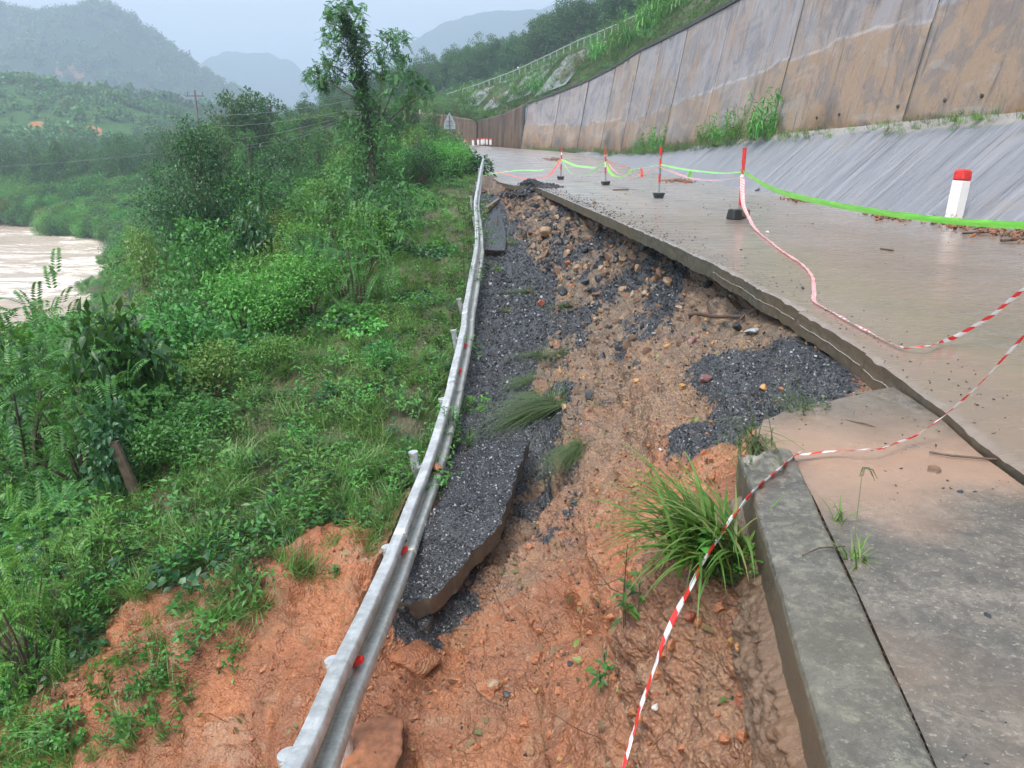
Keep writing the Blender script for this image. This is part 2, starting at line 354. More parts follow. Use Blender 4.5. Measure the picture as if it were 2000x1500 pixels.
def tape_mat(name, c1, c2, freq, trans=.25, lo=.5, diag=.6):
    m = NM(name); uv = m.n('ShaderNodeSeparateXYZ'); m.L(m.tc.outputs['UV'], uv.inputs[0])
    f = m.math('FRACT', m.math('ADD', m.math('MULTIPLY', uv.outputs[0], freq), m.math('MULTIPLY', uv.outputs[1], diag)))
    k = m.math('GREATER_THAN', f, lo); w = m.noise(25, 4)
    col = m.mix(k, c1, c2)
    p = m.bsdf(col, .28, 0, .5, m.bump(w, .4, .01))
    t = m.n('ShaderNodeBsdfTranslucent'); m.L(col, t.inputs[0]); mx = m.n('ShaderNodeMixShader'); mx.inputs[0].default_value = trans
    m.L(p.outputs[0], mx.inputs[1]); m.L(t.outputs[0], mx.inputs[2]); m.L(mx.outputs[0], m.out.inputs[0]); return m.m
M['tape'] = tape_mat('red and white barrier tape', (.80, .04, .035), (.82, .82, .84), 6.5)
M['tape_pink'] = tape_mat('thin pink striped tape', (.80, .10, .12), (.85, .72, .75), 11, lo=.4)
M['tape_red'] = tape_mat('red tape', (.80, .10, .08), (.80, .14, .12), 3)
M['tape_green'] = tape_mat('lime green tape', (.30, .92, .14), (.26, .88, .12), .7)
# foliage
M['lf_mid'] = mat_leaf('mid green leaves', [(0.028, 0.122, 0.025), (0.047, 0.180, 0.038), (0.071, 0.232, 0.045), (0.105, 0.302, 0.059)])
M['lf_dark'] = mat_leaf('dark green leaves', [(0.013, 0.064, 0.024), (0.024, 0.099, 0.032), (0.042, 0.145, 0.044)], rough=.35)
M['lf_bright'] = mat_leaf('bright green leaves', [(0.067, 0.232, 0.038), (0.094, 0.313, 0.052), (0.143, 0.384, 0.065)])
M['lf_grass'] = mat_leaf('grass blades', [(0.057, 0.151, 0.028), (0.094, 0.244, 0.045), (0.151, 0.313, 0.065), (0.227, 0.302, 0.116)], rough=.45)
M['lf_yellow'] = mat_leaf('yellowish leaves', [(0.094, 0.209, 0.038), (0.161, 0.302, 0.052), (0.246, 0.326, 0.091)])
M['lf_dry'] = mat_leaf('dry reddish grass', [(0.161, 0.151, 0.071), (0.227, 0.174, 0.091), (0.132, 0.197, 0.065)])
M['lf_far'] = mat_leaf('far foliage', [(0.020, 0.081, 0.025), (0.034, 0.122, 0.036), (0.052, 0.163, 0.045)], big=.03)
M['lf_far2'] = mat_leaf('far pale foliage', [(0.042, 0.151, 0.038), (0.067, 0.197, 0.046), (0.094, 0.244, 0.059)], big=.03)
M['lf_straw'] = mat_leaf('lodged grass', [(0.067, 0.116, 0.038), (0.114, 0.139, 0.065), (0.076, 0.163, 0.045)])

# ------------------------------------------------------------------ terrain tables
def road_z(Y):
    return np.interp(Y, [-50, 50, 62, 77, 88, 99, 110, 118, 140, 200], [0, 0, .12, .45, .95, 1.3, 1.55, 2.0, 3.0, 5])
_XE = interp_pts([-3, 0, 3.52, 5.1, 6.9, 10.1, 13.5, 17.3, 25, 33], [2.3, 2.42, 2.54, 2.72, 2.82, 2.74, 2.55, 2.26, 1.66, .96])
def xe(Y):          # collapsed edge of the main slab
    Y = np.asarray(Y, float); x = _XE(np.minimum(Y, 33))
    x = x+n2(Y, Y*0, 1.6, 3, 5)*.035 + n2(Y, Y*0+3, .45, 2, 8)*.05*(Y > 6)
    x = x+np.where(Y < 7.35, -.03, .03)+np.where(Y < 5.75, -.02, 0)
    far = np.interp(Y, [33, 33.5, 35.5, 38, 45, 60, 75, 88, 102, 118, 140], [.96, .9, -.1, -.6, -1.2, -2.3, -3.6, -5.6, -9.5, -17, -36])
    return np.where(Y <= 33, x, far)
def xr(Y):          # right edge of the road (foot of the apron)
    return np.interp(Y, [-3, 14, 30, 50, 64, 77, 88, 99, 110, 120, 140], [9.3, 9.3, 9.2, 9.2, 9.3, 9.2, 8.0, 5.2, 1.0, -6, -24])
ROWY = [-1.5, 0, 2, 3.3, 4.2, 5.2, 7, 10, 14, 18, 25, 32, 36, 45, 50]
K = [
 [(.6,-.3),(.25,-.35),(.1,-.7),(-.2,-1.3),(-.5,-2.0),(-.9,-2.6),(-1.2,-2.9),(-1.8,-3.3),(-2.8,-4.1),(-4.7,-5.2),(-9,-7.2),(-16,-10)],
 [(.9,-.3),(.47,-.35),(.35,-.7),(0,-1.3),(-.3,-1.95),(-.7,-2.5),(-1.0,-2.8),(-1.6,-3.25),(-2.6,-4.0),(-4.5,-5.1),(-9,-7),(-16,-10)],
 [(1.3,-.28),(.84,-.34),(.74,-.6),(.45,-1.25),(0,-1.9),(-.5,-2.35),(-1,-2.7),(-1.6,-3.05),(-2.6,-3.7),(-4.5,-4.7),(-9,-6.5),(-16,-10)],
 [(1.6,-.28),(1.10,-.30),(.74,-.44),(.55,-1.1),(.1,-1.9),(-.5,-2.3),(-1,-2.5),(-1.6,-2.8),(-2.6,-3.4),(-4.5,-4.3),(-9,-6.1),(-16,-9.5)],
 [(1.9,-.26),(1.36,-.32),(1.15,-.55),(.75,-1.05),(.2,-1.85),(-.4,-2.25),(-1,-2.4),(-1.6,-2.65),(-2.6,-3.1),(-4.5,-3.9),(-9,-5.8),(-16,-9)],
 [(3.1,-.22),(2.70,-.22),(2.0,-.38),(1.1,-1.0),(.3,-1.75),(-.3,-2.15),(-.9,-2.35),(-1.5,-2.5),(-2.6,-2.75),(-4.5,-3.4),(-9,-5.4),(-16,-9)],
 [(3.2,-.22),(2.80,-.25),(2.2,-.42),(1.2,-1.0),(.35,-1.7),(-.3,-2.05),(-.9,-2.2),(-1.5,-2.1),(-2.6,-2.1),(-4.5,-2.6),(-9,-4.9),(-16,-8.8)],
 [(3.5,-.20),(2.98,-.45),(2.5,-.78),(1.4,-1.12),(.6,-1.72),(0,-1.95),(-.85,-2.1),(-1.5,-1.95),(-2.6,-1.9),(-4.5,-2.3),(-9,-4.6),(-16,-8.5)],
 [(3.6,-.20),(3.0,-.65),(2.5,-1.15),(1.8,-1.42),(1.0,-1.68),(.1,-1.85),(-.8,-1.95),(-1.5,-1.75),(-2.6,-1.7),(-5,-2.1),(-9,-4.0),(-16,-7.5)],
 [(3.2,-.20),(2.6,-.65),(2.15,-1.15),(1.6,-1.42),(1.0,-1.62),(.1,-1.72),(-.8,-1.75),(-1.5,-1.55),(-2.6,-1.5),(-5,-2.0),(-9,-3.6),(-16,-6.8)],
 [(2.5,-.20),(1.9,-.55),(1.5,-.98),(1.0,-1.15),(.5,-1.35),(-.2,-1.4),(-1,-1.35),(-1.6,-1.15),(-2.8,-1.1),(-5,-1.6),(-10,-3.3),(-16,-5.6)],
 [(1.5,-.20),(1.0,-.35),(.75,-.6),(.4,-.8),(0,-.9),(-.6,-.85),(-1.2,-.7),(-1.8,-.5),(-3,-.5),(-6,-1.0),(-12,-2.6),(-16,-4)],
 [(.9,-.22),(.3,-.25),(0,-.28),(-.3,-.3),(-.6,-.3),(-1.0,-.3),(-1.4,-.3),(-2,-.25),(-3.2,-.3),(-6.5,-.8),(-12.5,-2.4),(-16,-3.6)],
 [(0,-.2),(-.6,-.2),(-.9,-.15),(-1.2,-.1),(-1.4,-.08),(-1.6,-.08),(-1.8,-.08),(-2.3,-.1),(-3.5,-.15),(-7,-.6),(-13,-2.2),(-16,-3.2)],
 [(-.2,-.2),(-1,-.2),(-1.2,-.15),(-1.5,-.1),(-1.7,-.08),(-1.9,-.08),(-2.1,-.08),(-2.5,-.1),(-3.7,-.15),(-7.2,-.6),(-13.2,-2.0),(-16,-3.0)]]
_KF = interp_pts(ROWY, K)
def scar_ground(x, Y):
    x = np.atleast_1d(x).astype(float); Y = np.atleast_1d(Y).astype(float); k = _KF(Y); z = np.empty_like(x)
    for i in range(len(x)): z[i] = np.interp(x[i], k[i, ::-1, 0], k[i, ::-1, 1])
    return z
VX = np.array([-260,-160,-120,-100,-85,-70,-58,-48,-40,-32,-25,-20,-16,-12,-9,-6,-4,-2.5,0.,15])
VROW = {
 -10:[-13,-13,-13,-13,-13,-13,-13,-13,-13,-13,-13,-12.5,-11,-9.5,-8,-6.4,-5.2,-4.5,-4,-4],
 5:[-13,-13,-13,-13,-13,-13,-13,-13,-13,-13,-12.6,-11,-9,-7,-5.6,-4.5,-3.8,-3.4,-3,-3],
 10:[-13,-13,-13,-13,-13,-13,-13,-13,-13,-13,-12,-10,-8.5,-6.5,-4.9,-3.4,-2.6,-2.3,-2.5,-2.5],
 20:[-13,-13,-13,-13,-13,-13,-13,-13,-12.8,-11.5,-9.3,-7.8,-6.4,-4.7,-3.6,-2.5,-2.1,-1.9,-2.2,-2.2],
 35:[-13,-13,-13,-13,-13,-13,-13,-13,-13,-12.5,-9.8,-7.4,-5.2,-3.2,-1.9,-1.1,-.8,-.8,-1.2,-1.2],
 60:[-13,-13,-13,-13,-13,-13,-13,-13,-13,-11.8,-6.8,-3.6,-1.2,-.6,-.2,-.1,-.05,-.1,-.4,-.4],
 85:[-13,-13,-13,-13,-13,-13,-13,-13,-9.5,-4.6,-1.5,0,.3,.6,.6,.5,.4,.3,-.2,-.2],
 115:[-13,-13,-13,-13,-13,-13,-12.4,-7.5,-3.5,0,1.4,1.9,1.7,1.6,1.6,1.5,1.4,1.4,.6,0],
 143:[-13.5,-13.5,-13.5,-13.4,-12.4,-8,-5,-2.5,-.5,1,2.2,2.8,3,3,3,3,3,3,3,3],
 150:[-11.5,-11.5,-11,-10,-8,-6,-3.5,-1,1,2.5,3.3,3.8,4,4,4,4,4,4,4,4],
 200:[-7,-7,-6.5,-6,-5,-3,-.5,2,3.5,4.5,5.2,5.8,6.5,7,7,7,7,7,7,7],
 280:[-3,-3,-3,-2,-1,1,3,5,6,7,8,8.5,9,10,11,12,13,13,13,13],
 420:[0,0,0,1,2,4,6,8,9,10,11,12,13,15,17,19,21,22,22,22]}
_VY = sorted(VROW); _VF = interp_pts(_VY, [VROW[k] for k in _VY])
def valley_ground(x, Y):
    x = np.atleast_1d(x).astype(float); Y = np.atleast_1d(Y).astype(float); shp = x.shape; x = x.ravel(); Y = Y.ravel()
    rows = _VF(Y); j = np.clip(np.searchsorted(VX, x)-1, 0, len(VX)-2); u = np.clip((x-VX[j])/(VX[j+1]-VX[j]), 0, 1)
    i = np.arange(len(x)); return (rows[i, j]*(1-u)+rows[i, j+1]*u).reshape(shp)
def ground(x, Y):
    x = np.atleast_1d(x).astype(float); Y = np.atleast_1d(Y).astype(float)
    v = valley_ground(x, Y); m = (x > -13) & (Y < 46) & (Y > -1)
    if m.any(): v[m] = scar_ground(x[m], Y[m])
    r = (x > xe(Y)) & (x < xr(Y)) & (Y < 130); v[r] = road_z(Y[r]); return v
def hit(px, py, t0=2.0, t1=160):
    d = ray(px, py); t = np.concatenate([np.arange(t0, 30, .05), np.arange(30, t1, .3)]); P = d[None, :]*t[:, None]
    g = ground(P[:, 0], P[:, 1]); b = (P[:, 2]+CAMZ) < g
    k = int(np.argmax(b)) if b.any() else len(t)-1
    return (P[k, 0], P[k, 1], float(g[k]))

# ------------------------------------------------------------------ setting: slip face
def rail_x(Y): return np.interp(Y, [0, 4.4, 12, 22, 30, 41, 50], [-.8, -.9, -.85, -1.0, -1.3, -1.6, -1.9])
_ve = None
def veg_edge(x):
    global _ve
    if _ve is None:
        q = [(-150, 1560), (0, 1470), (80, 1350), (150, 1300), (250, 1255), (350, 1210), (450, 1150), (560, 1105), (640, 1035), (690, 1070), (720, 1150), (760, 1060), (800, 950)]
        h = sorted([hit(a, b)[:2] for a, b in q]); _ve = (np.array([a for a, b in h]), np.array([b for a, b in h]))
    return np.interp(x, *_ve)
def build_slope():
    Ys = np.concatenate([np.linspace(-1.4, 1.5, 25)[:-1], np.linspace(1.5, 8.5, 520)[:-1], 8.5*np.exp(np.linspace(0, math.log(49/8.5), 380))])
    k = _KF(Ys)
    s = np.concatenate([np.linspace(0, 8, 560)[:-1], np.linspace(8, 9, 60)[:-1], np.linspace(9, 11, 70)])
    P = np.empty((len(Ys), len(s), 3)); f = interp_pts(np.arange(12), np.swapaxes(k, 0, 1)); Q = f(s)
    # equalise step: reparametrise by arc length on each row
    Q = np.swapaxes(Q, 0, 1)
    P[..., 0] = Q[..., 0]; P[..., 1] = Ys[:, None]; P[..., 2] = Q[..., 1]
    dx = np.gradient(P, axis=1); dy = np.gradient(P, axis=0); N = np.cross(dx, dy); N /= np.linalg.norm(N, axis=-1)[..., None]+1e-9
    N *= np.sign(N[..., 2:3]+1e-6)
    x, Y = P[..., 0], P[..., 1]
    xs = np.interp(Y, [5.8, 8.8, 10.5, 12.6, 16, 18, 21, 25, 32, 36], [-.75, .15, .3, .5, .95, 1.1, .7, .25, -.3, -.8])
    rx = rail_x(Y)
    w = n2(x, Y, 1.1, 4, 3)*.35
    strip = np.clip((xs+w*.6-x)/.14+.5, 0, 1)*np.clip((x-(rx-.25+w*.3))/.14+.5, 0, 1)*np.clip((Y-7.6)/.4, 0, 1)*np.clip((36-Y)/2, 0, 1)
    # dark crushed stone under the slab edge and in tongues running down the slope
    u = x-.35*(Y-8); tong = n2(u*1.0, Y*.33+x*.2, 1.25, 4, 21)+n2(x, Y, 5, 3, 22)*.22
    up = np.clip((xe(Y)-x)/1.5, 0, 1)
    inzone = np.clip((Y-5.0)/.6, 0, 1)*np.clip((36-Y)/2, 0, 1)*(x > rx-.2)
    d1 = np.clip((tong-.06+.17*np.clip((Y-9)/6, 0, 1))*3.2, 0, 1)*inzone*np.where(Y > 9, .95, .7)
    d2 = np.clip((.95-np.hypot((x-2.3)/.75, (Y-6.6)/1.7))*2.5+w, 0, 1)
    d3 = np.clip((.95-np.hypot((x-1.9)/.8, (Y-5.6)/.6))*2.5+w, 0, .8)
    asph = np.clip(np.maximum(np.maximum(strip, d1), np.maximum(d2, d3)), 0, 1)
    brown = np.clip(np.clip((Y-5.3+x*.4)/2.2, 0, 1)*(x > rx-.4)+n2(x, Y, .8, 3, 9)*.5, 0, 1)
    brown = np.maximum(brown, np.clip((Y-10)/6, 0, 1)*(x > rx-.3)*.9)
    brown = np.maximum(brown, np.clip(1.4-np.hypot((x-.85)/.45, (Y-2.8)/1.6), 0, 1)*.55)
    nv = n2(x, Y, 1.0, 4, 33)
    veg = np.clip((Y-veg_edge(x)-nv*.9)/.5, 0, 1)*np.clip((rx-.05-x)/.2, 0, 1)
    veg = np.maximum(veg, np.clip((-8-x)/1.0, 0, 1))
    S = P.copy()
    soft = 1-strip*.75
    D = fbm(S, .7, 2, s=1)*.17*soft + fbm(S, 2.3, 3, .55, s=4)*.13*soft
    D += np.clip((Y-8)/5, 0, 1)*(x > rx-.1)*fbm(S, 3.6, 4, .6, s=88, ridge=True)*.09*soft
    D -= fbm(S, 6.5, 3, .55, s=7, ridge=True)*.048*soft*(.4+1.1*np.clip(fbm(S, 1.1, 2, s=77)+.5, 0, 1))
    D += fbm(S, 24, 3, .6, s=9)*.010 + vn(S*75, 12)*.006
    D -= fbm(S, 21, 3, .6, s=51, ridge=True)*.015*soft
    # gullies and slumped blocks
    g = fbm(S*np.array([1, 1, .3]), 1.7, 3, s=41, ridge=True); D += np.clip(g, 0, 1)*.11*(1-strip)*(1-veg); D -= np.clip(fbm(S*np.array([1, .45, 1]), 1.3, 3, s=45, ridge=True)-.25, 0, 1)*.22*(1-strip)*(1-veg)
    D += strip*(np.sin(Y*2.1+x*1.5+n2(x, Y, .8, 2, 66)*4)*.03+vn(S*32, 5)*.008)
    lump = np.clip((P[..., 2]+.25)/-.6, 0, 1)
    clear = np.where(Y > 9, 1, np.clip((xe(Y)-.02-x)/.25, .1, 1)); kerbclear = np.where(Y < 4.2, np.clip((1.0+.06*(Y-3)-x)/.2, .12, 1), 1)
    D = D*clear*kerbclear
    # scarp below the grass line: lip above, steeper below
    D += np.clip(1-np.abs(Y-veg_edge(x)+.35)/.55, 0, 1)*.14*(x < rx-.2)*(x > -8)
    cxl = np.interp(Y, [5.2, 6.0, 7.2, 8.8], [-.75, -.45, .05, .22]); D -= np.clip(1-np.abs(x-cxl)/.42, 0, 1)**.6*np.clip((9.2-Y)/.8, 0, 1)*np.clip((Y-4.6)/.6, 0, 1)*.42
    P = P+N*D[..., None]
    V = P.reshape(-1, 3); F = grid_faces(len(Ys), len(s))
    me = mesh_np('slip_face', V, F, [M['soil']], smooth=True)
    grey = np.clip((Y-7.2+n2(x, Y, .5, 3, 44)*3.5)/4.5, 0, .92)*(x > rx-.3); grey = np.maximum(grey, np.clip((Y-11)/4, 0, 1)*np.clip((P[..., 2]+.2)*-1.2, .5, 1)*(x > rx-.3))
    grey = np.maximum(grey, np.clip(1.15-(xe(Y)-x)/.75+n2(x, Y, 2.2, 3, 46)*.5, 0, .9)*(Y > 5)*(Y < 36)); grey = np.maximum(grey, np.clip(n2(x, Y*.5, .9, 4, 47)*2.2-.35, 0, .8)*(Y > 5.5)*(x > rx)); brown = np.maximum(brown, grey)
    attr(me, 'grey', grey); attr(me, 'asph', asph); attr(me, 'brown', brown); attr(me, 'green', veg)
    link('eroded_slope', me, kind='structure')
    return P, N, asph, veg, strip, Ys
SL_P, SL_N, SL_A, SL_V, SL_S, SL_Y = build_slope()

def scar_ground(x, Y):      # height of the finished, displaced slip face
    x = np.atleast_1d(x).astype(float); Y = np.atleast_1d(Y).astype(float); r = np.clip(np.searchsorted(SL_Y, Y), 0, len(SL_Y)-1); z = np.empty_like(x)
    for i in range(len(x)): row = SL_P[r[i]]; z[i] = row[np.argmin(np.abs(row[:, 0]-x[i])), 2]
    return z
def build_valley():
    xs = np.concatenate([np.linspace(-260, -60, 90)[:-1], np.linspace(-60, -14, 150)[:-1], np.linspace(-14, 15, 60)])
    Ys = np.concatenate([np.linspace(-10, 60, 150)[:-1], np.linspace(60, 420, 220)])
    X, Y = np.meshgrid(xs, Ys); Z = valley_ground(X, Y)+n2(X, Y, .12, 4, 2)*.5
    Z = Z-np.clip((X+15)/2, 0, 1)*np.clip((47-Y)/2, 0, 1)*.9
    Z = np.where((Z < -11.95) & (Y > 20), Z-1.2, Z)
    Z = np.where((Y > 44) & (X > xe(Y)-1.5), np.minimum(Z, road_z(Y)-.3), Z)
    Z = np.where((Y < 47) & (X > xe(Y)-1.5), np.minimum(Z, -3.2), Z)
    me = mesh_np('valley', np.stack([X, Y, Z], -1).reshape(-1, 3), grid_faces(*X.shape), [M['soil']], smooth=True)
    attr(me, 'asph', np.zeros(X.size)); attr(me, 'brown', np.ones(X.size)); attr(me, 'green', np.full(X.size, 1.0))
    link('valley_ground', me, kind='structure')
build_valley()
def river():
    m = NM('muddy river water'); v = m.map((.05, .14, 1)); a = m.noise(1, 7, .65, vec=v, dist=1.2); b = m.noise(1, 6, .7, vec=m.map((.35, .9, 1)), dist=.8)
    col = m.mix(m.ramp(a, [(.4, 0), (.62, 1)]), (.42, .34, .27), (.55, .46, .38)); foam = m.math('MULTIPLY', m.ramp(a, [(.48, 0), (.58, 1)]), m.ramp(b, [(.42, 0), (.56, 1)]))
    col = m.mix(foam, col, (.72, .68, .62))
    m.bsdf(col, m.mix(foam, (.18, .18, .18), (.6, .6, .6)), 0, .5, m.bump(m.math('ADD', m.math('MULTIPLY', a, 2.0), b), .9, .35))
    xs = np.linspace(-330, -18, 420); Ys = np.linspace(-10, 160, 300); X, Y = np.meshgrid(xs, Ys)
    Z = -12.2+n2(X*.5, Y, .25, 4, 13)*.30+n2(X, Y*1.6, .09, 2, 14)*.3
    me = mesh_np('river', np.stack([X, Y, Z], -1).reshape(-1, 3), grid_faces(*X.shape), [m.m], smooth=True); link('river_water', me, kind='structure')
river()

# ------------------------------------------------------------------ road slab
def build_road():
    Ys = np.concatenate([np.linspace(-2.5, 12, 500)[:-1], 12*np.exp(np.linspace(0, math.log(135/12), 420))]); u = np.concatenate([np.linspace(0, .12, 26)[:-1], np.linspace(.12, 1, 60)])
    X = xe(Ys)[:, None]*(1-u)+xr(Ys)[:, None]*u+(u > .99)*.1; Y = np.repeat(Ys[:, None], len(u), 1)
    chip = np.clip(n2(Y[:, :1], Y[:, :1]*0, 6, 3, 50), 0, 1)*.03
    Z = road_z(Y)+n2(X, Y, .35, 3, 71)*.012+n2(X*.5, Y*5, .9, 2, 72)*.003*(u > .05); Z[:, 0:1] -= .012+chip; Z[:, 1:2] -= .004+chip*.3
    top = np.stack([X, Y, Z], -1)
    sd = np.linspace(0, 1, 9); th = .215
    side = np.empty((len(Ys), len(sd), 3)); side[..., 1] = Ys[:, None]
    rough = fbm(np.stack([np.repeat(Ys[:, None], 9, 1)*1.0, sd[None, :]*.25+0*Ys[:, None], 0*Ys[:, None]+sd[None, :]*0], -1), 14, 4, .65, s=31)
    side[..., 0] = X[:, :1]+rough*.014+(sd[None, :]**2)*.0-np.where(Ys < 7.35, .008, 0)[:, None]*(sd[None, :] > .4)
    bot = th+n2(Ys, Ys*0, 1.2, 4, 60)*.035
    side[..., 2] = Z[:, :1]-sd[None, :]*bot[:, None]; side[:, 0, 0] = X[:, 0]
    und = np.empty((len(Ys), 5, 3)); ud = np.array([0, .1, .4, 1., 2.0]); und[..., 1] = Ys[:, None]; und[..., 0] = side[:, -1:, 0]+ud; und[..., 2] = side[:, -1:, 2]+fbm(und*1.0, 5, 3, s=81)*.02
    und[:, 0] = side[:, -1]
    V = [top.reshape(-1, 3), side.reshape(-1, 3), und.reshape(-1, 3)]
    F1 = grid_faces(len(Ys), len(u)); F2 = grid_faces(len(Ys), 9, len(V[0]))[:, ::-1]; F3 = grid_faces(len(Ys), 5, len(V[0])+len(V[1]))[:, ::-1]
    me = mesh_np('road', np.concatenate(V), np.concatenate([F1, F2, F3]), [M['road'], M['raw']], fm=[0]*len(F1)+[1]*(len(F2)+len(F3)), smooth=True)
    cl = np.clip((top[..., 1]-11+n2(top[..., 0]*2, top[..., 1], .3, 4, 73)*9)/22, 0, .85)*np.clip((top[..., 0]-xe(top[..., 1]))/.8+.3, .3, 1); attr(me, 'sky_sheen', np.concatenate([cl.ravel(), np.zeros(side.shape[0]*side.shape[1]+und.shape[0]*und.shape[1])]))  # mask grows with distance, for the sky's reflection painted on the road
    r = link('road', me, kind='structure')
    for a, b_ in ((4.75, 5.7), (5.8, 7.25), (7.5, 10.6)):
        i0, i1 = np.searchsorted(Ys, [a, b_]); L_ = side[i0:i1:4, 4].copy(); L_[:, 0] -= .004; MB().tube(L_, .0016, 4).build('form_line', [M['whitestone']], r)
    mod = r.modifiers.new('edge', 'EDGE_SPLIT'); mod.split_angle = math.radians(55)
build_road()
def kerb_x(Y): return np.interp(Y, [-2, 0, 1.58, 3.55, 4.2], [.10, .50, .80, 1.15, 1.27])
def build_shoulder():
    u = np.linspace(0, 1, 90)
    def xl(Y): return kerb_x(Y)+.30
    bx = np.array([1.38, 1.50, 1.70, 1.95, 2.15, 2.45, 2.9]); by = np.array([4.05, 4.32, 4.5, 4.66, 4.78, 4.98, 5.18])
    v = np.linspace(0, 1, 260); V = np.empty((len(v), len(u), 3))
    ex = 1.36+(xe(np.array([5.0]))[0]-.03-1.36)*u; ey = np.interp(ex, bx, by)+n2(ex, ex*0, 5, 4, 91)*.05
    for j, uu in enumerate(u):
        Y = -2.2+(ey[j]+2.2)*v
        xa = np.where(Y < 3.62, xl(Y), np.interp(Y, [3.62, 3.72, 4.05], [xl(3.62), 1.30, 1.37])+n2(Y, Y*0, 7, 3, 92)*.015)
        xb = xe(Y)-.025-.02*np.clip(3.6-Y, 0, 1)
        V[:, j, 0] = np.where(v > .9, 0, 0)+xa*(1-uu)+xb*uu; V[:, j, 1] = Y
        k = np.clip((v-.8)/.2, 0, 1)**2; V[:, j, 0] = V[:, j, 0]*(1-k)+k*ex[j]
    X, Y = V[..., 0], V[..., 1]
    V[..., 2] = -.038+.018*np.clip(Y-1, 0, 5)*0+n2(X, Y, .8, 3, 93)*.012+n2(X, Y, 6, 3, 94)*.003-.035*np.clip((Y-3.6)/1.4, 0, 1)*u[None, :]
    top = V; side = np.concatenate([top[:, :1, :], top[:, :1, :]+np.array([.02, 0, -.2])], 1)
    s2 = np.stack([top[-1], top[-1]+np.array([0, -.02, -.2])], 0)
    n = top.reshape(-1, 3).shape[0]; F1 = grid_faces(len(v), len(u)); F2 = grid_faces(len(v), 2, n)[:, ::-1]; F3 = grid_faces(2, len(u), n+len(v)*2)
    me = mesh_np('shoulder', np.concatenate([top.reshape(-1, 3), side.reshape(-1, 3), s2.reshape(-1, 3)]), np.concatenate([F1, F2, F3]), [M['shoulder'], M['raw']], fm=[0]*len(F1)+[1]*(len(F2)+len(F3)), smooth=True)
    attr(me, 'mudfilm', np.concatenate([(np.clip(1.25-np.abs(Y+.22*X-4.1)/.62+n2(X, Y, 1.3, 4, 95)*1.1, 0, .9)).ravel(), np.zeros(len(side.reshape(-1, 3))+len(s2.reshape(-1, 3)))]))
    o = link('shoulder_slab', me, kind='structure'); o.modifiers.new('edge', 'EDGE_SPLIT').split_angle = math.radians(55)
    # bedding under the shoulder so that nothing shows through the joints
    b = MB(); P = [(.55, -2), (2.9, -2), (2.9, 4.9), (1.9, 4.3), (1.5, 3.7), (1.25, 3.3)]
    Vb = [(x, y, -.10) for x, y in P]+[(x, y, -.3) for x, y in P]; b.add(Vb, [tuple(range(6))[::-1] if 0 else (0, 1, 2, 3, 4, 5), (11, 10, 9, 8, 7, 6)]+[(k, k+6, (k+1) % 6+6, (k+1) % 6) for k in range(6)])
    b.build('road_base', [M['mud2']], kind='structure')
build_shoulder()
def build_kerb():
    Ys = np.linspace(-2.2, 3.72, 420); prof = [(0.02,-.33),(.0,-.2),(0,-.06),(.004,-.02),(.012,.0),(.02,.006),(.06,.008),(.12,.010),(.18,.010),(.24,.008),(.265,.004),(.275,-.006),(.28,-.06),(.28,-.33)]
    # finer profile
    pr = np.array(prof); t = np.linspace(0, len(pr)-1, 66); pr = np.stack([np.interp(t, np.arange(len(pr)), pr[:, k]) for k in (0, 1)], -1)
    V = np.empty((len(Ys), len(pr), 3)); V[..., 1] = Ys[:, None]; V[..., 0] = kerb_x(Ys)[:, None]+pr[None, :, 0]; V[..., 2] = pr[None, :, 1]
    V[..., 0] += n2(V[..., 1], V[..., 2], 8, 3, 61)*.006; V[..., 2] += n2(V[..., 0], V[..., 1], 9, 3, 62)*.004*(pr[None, :, 1] > -.05)
    e = np.clip((Ys-3.35)/.37, 0, 1)[:, None]; V[..., 2] -= e*np.clip(fbm(V, 9, 3, s=63)+.25, 0, 1)*.13*(pr[None, :, 1] > -.2)*(pr[None, :, 0] < .2)
    V[..., 1] += (Ys > 3.70)[:, None]*n2(V[..., 0], V[..., 2], 12, 3, 64)*.05
    cap = len(V.reshape(-1, 3)); F = grid_faces(len(Ys), len(pr))[:, ::-1]
    me = mesh_np('kerb', np.concatenate([V.reshape(-1, 3)]), F, [M['kerb'], M['raw']], smooth=True)
    o = tag(link('kerb', me), 'long grey concrete edge beam with a broken far end, lying along the near shoulder', 'kerb'); o.modifiers.new('edge', 'EDGE_SPLIT').split_angle = math.radians(50)
    pm = me.polygons; idx = np.zeros(len(F), np.int32); cols = np.arange(len(F)) % (len(pr)-1); idx[(cols < 16)] = 1; pm.foreach_set('material_index', idx)
    b = MB(); n = 20; last = V[-1]; c = last.mean(0); b.add(np.concatenate([last, [c+np.array([0, .01, 0])]]), [(k, k+1, len(last)) for k in range(len(last)-1)])
    b.build('broken_end', [M['mortar']], o)
    # ragged mortar bedding hanging under the outer side
    Y2 = np.linspace(-2, 3.5, 700); q = np.linspace(0, 1, 50); W = np.empty((len(Y2), len(q), 3)); W[..., 1] = Y2[:, None]
    W[..., 0] = kerb_x(Y2)[:, None]+.01-.09*np.sin(q*math.pi*.75)[None, :]; W[..., 2] = -.13-.34*q[None, :]
    W[..., 0] += (fbm(W, 11, 5, .7, s=66)*.07-.01)*np.clip(q*6, 0, 1)[None, :]+.03*(1-np.clip(q*6, 0, 1))[None, :]; W[..., 2] += q[None, :]*n2(W[..., 1], W[..., 1]*0, 1.6, 3, 67)*.12
    me = mesh_np('mortar', W.reshape(-1, 3), grid_faces(*W.shape[:2]), [M['mortar']], smooth=True); link('mortar_bed', me, o)
build_kerb()

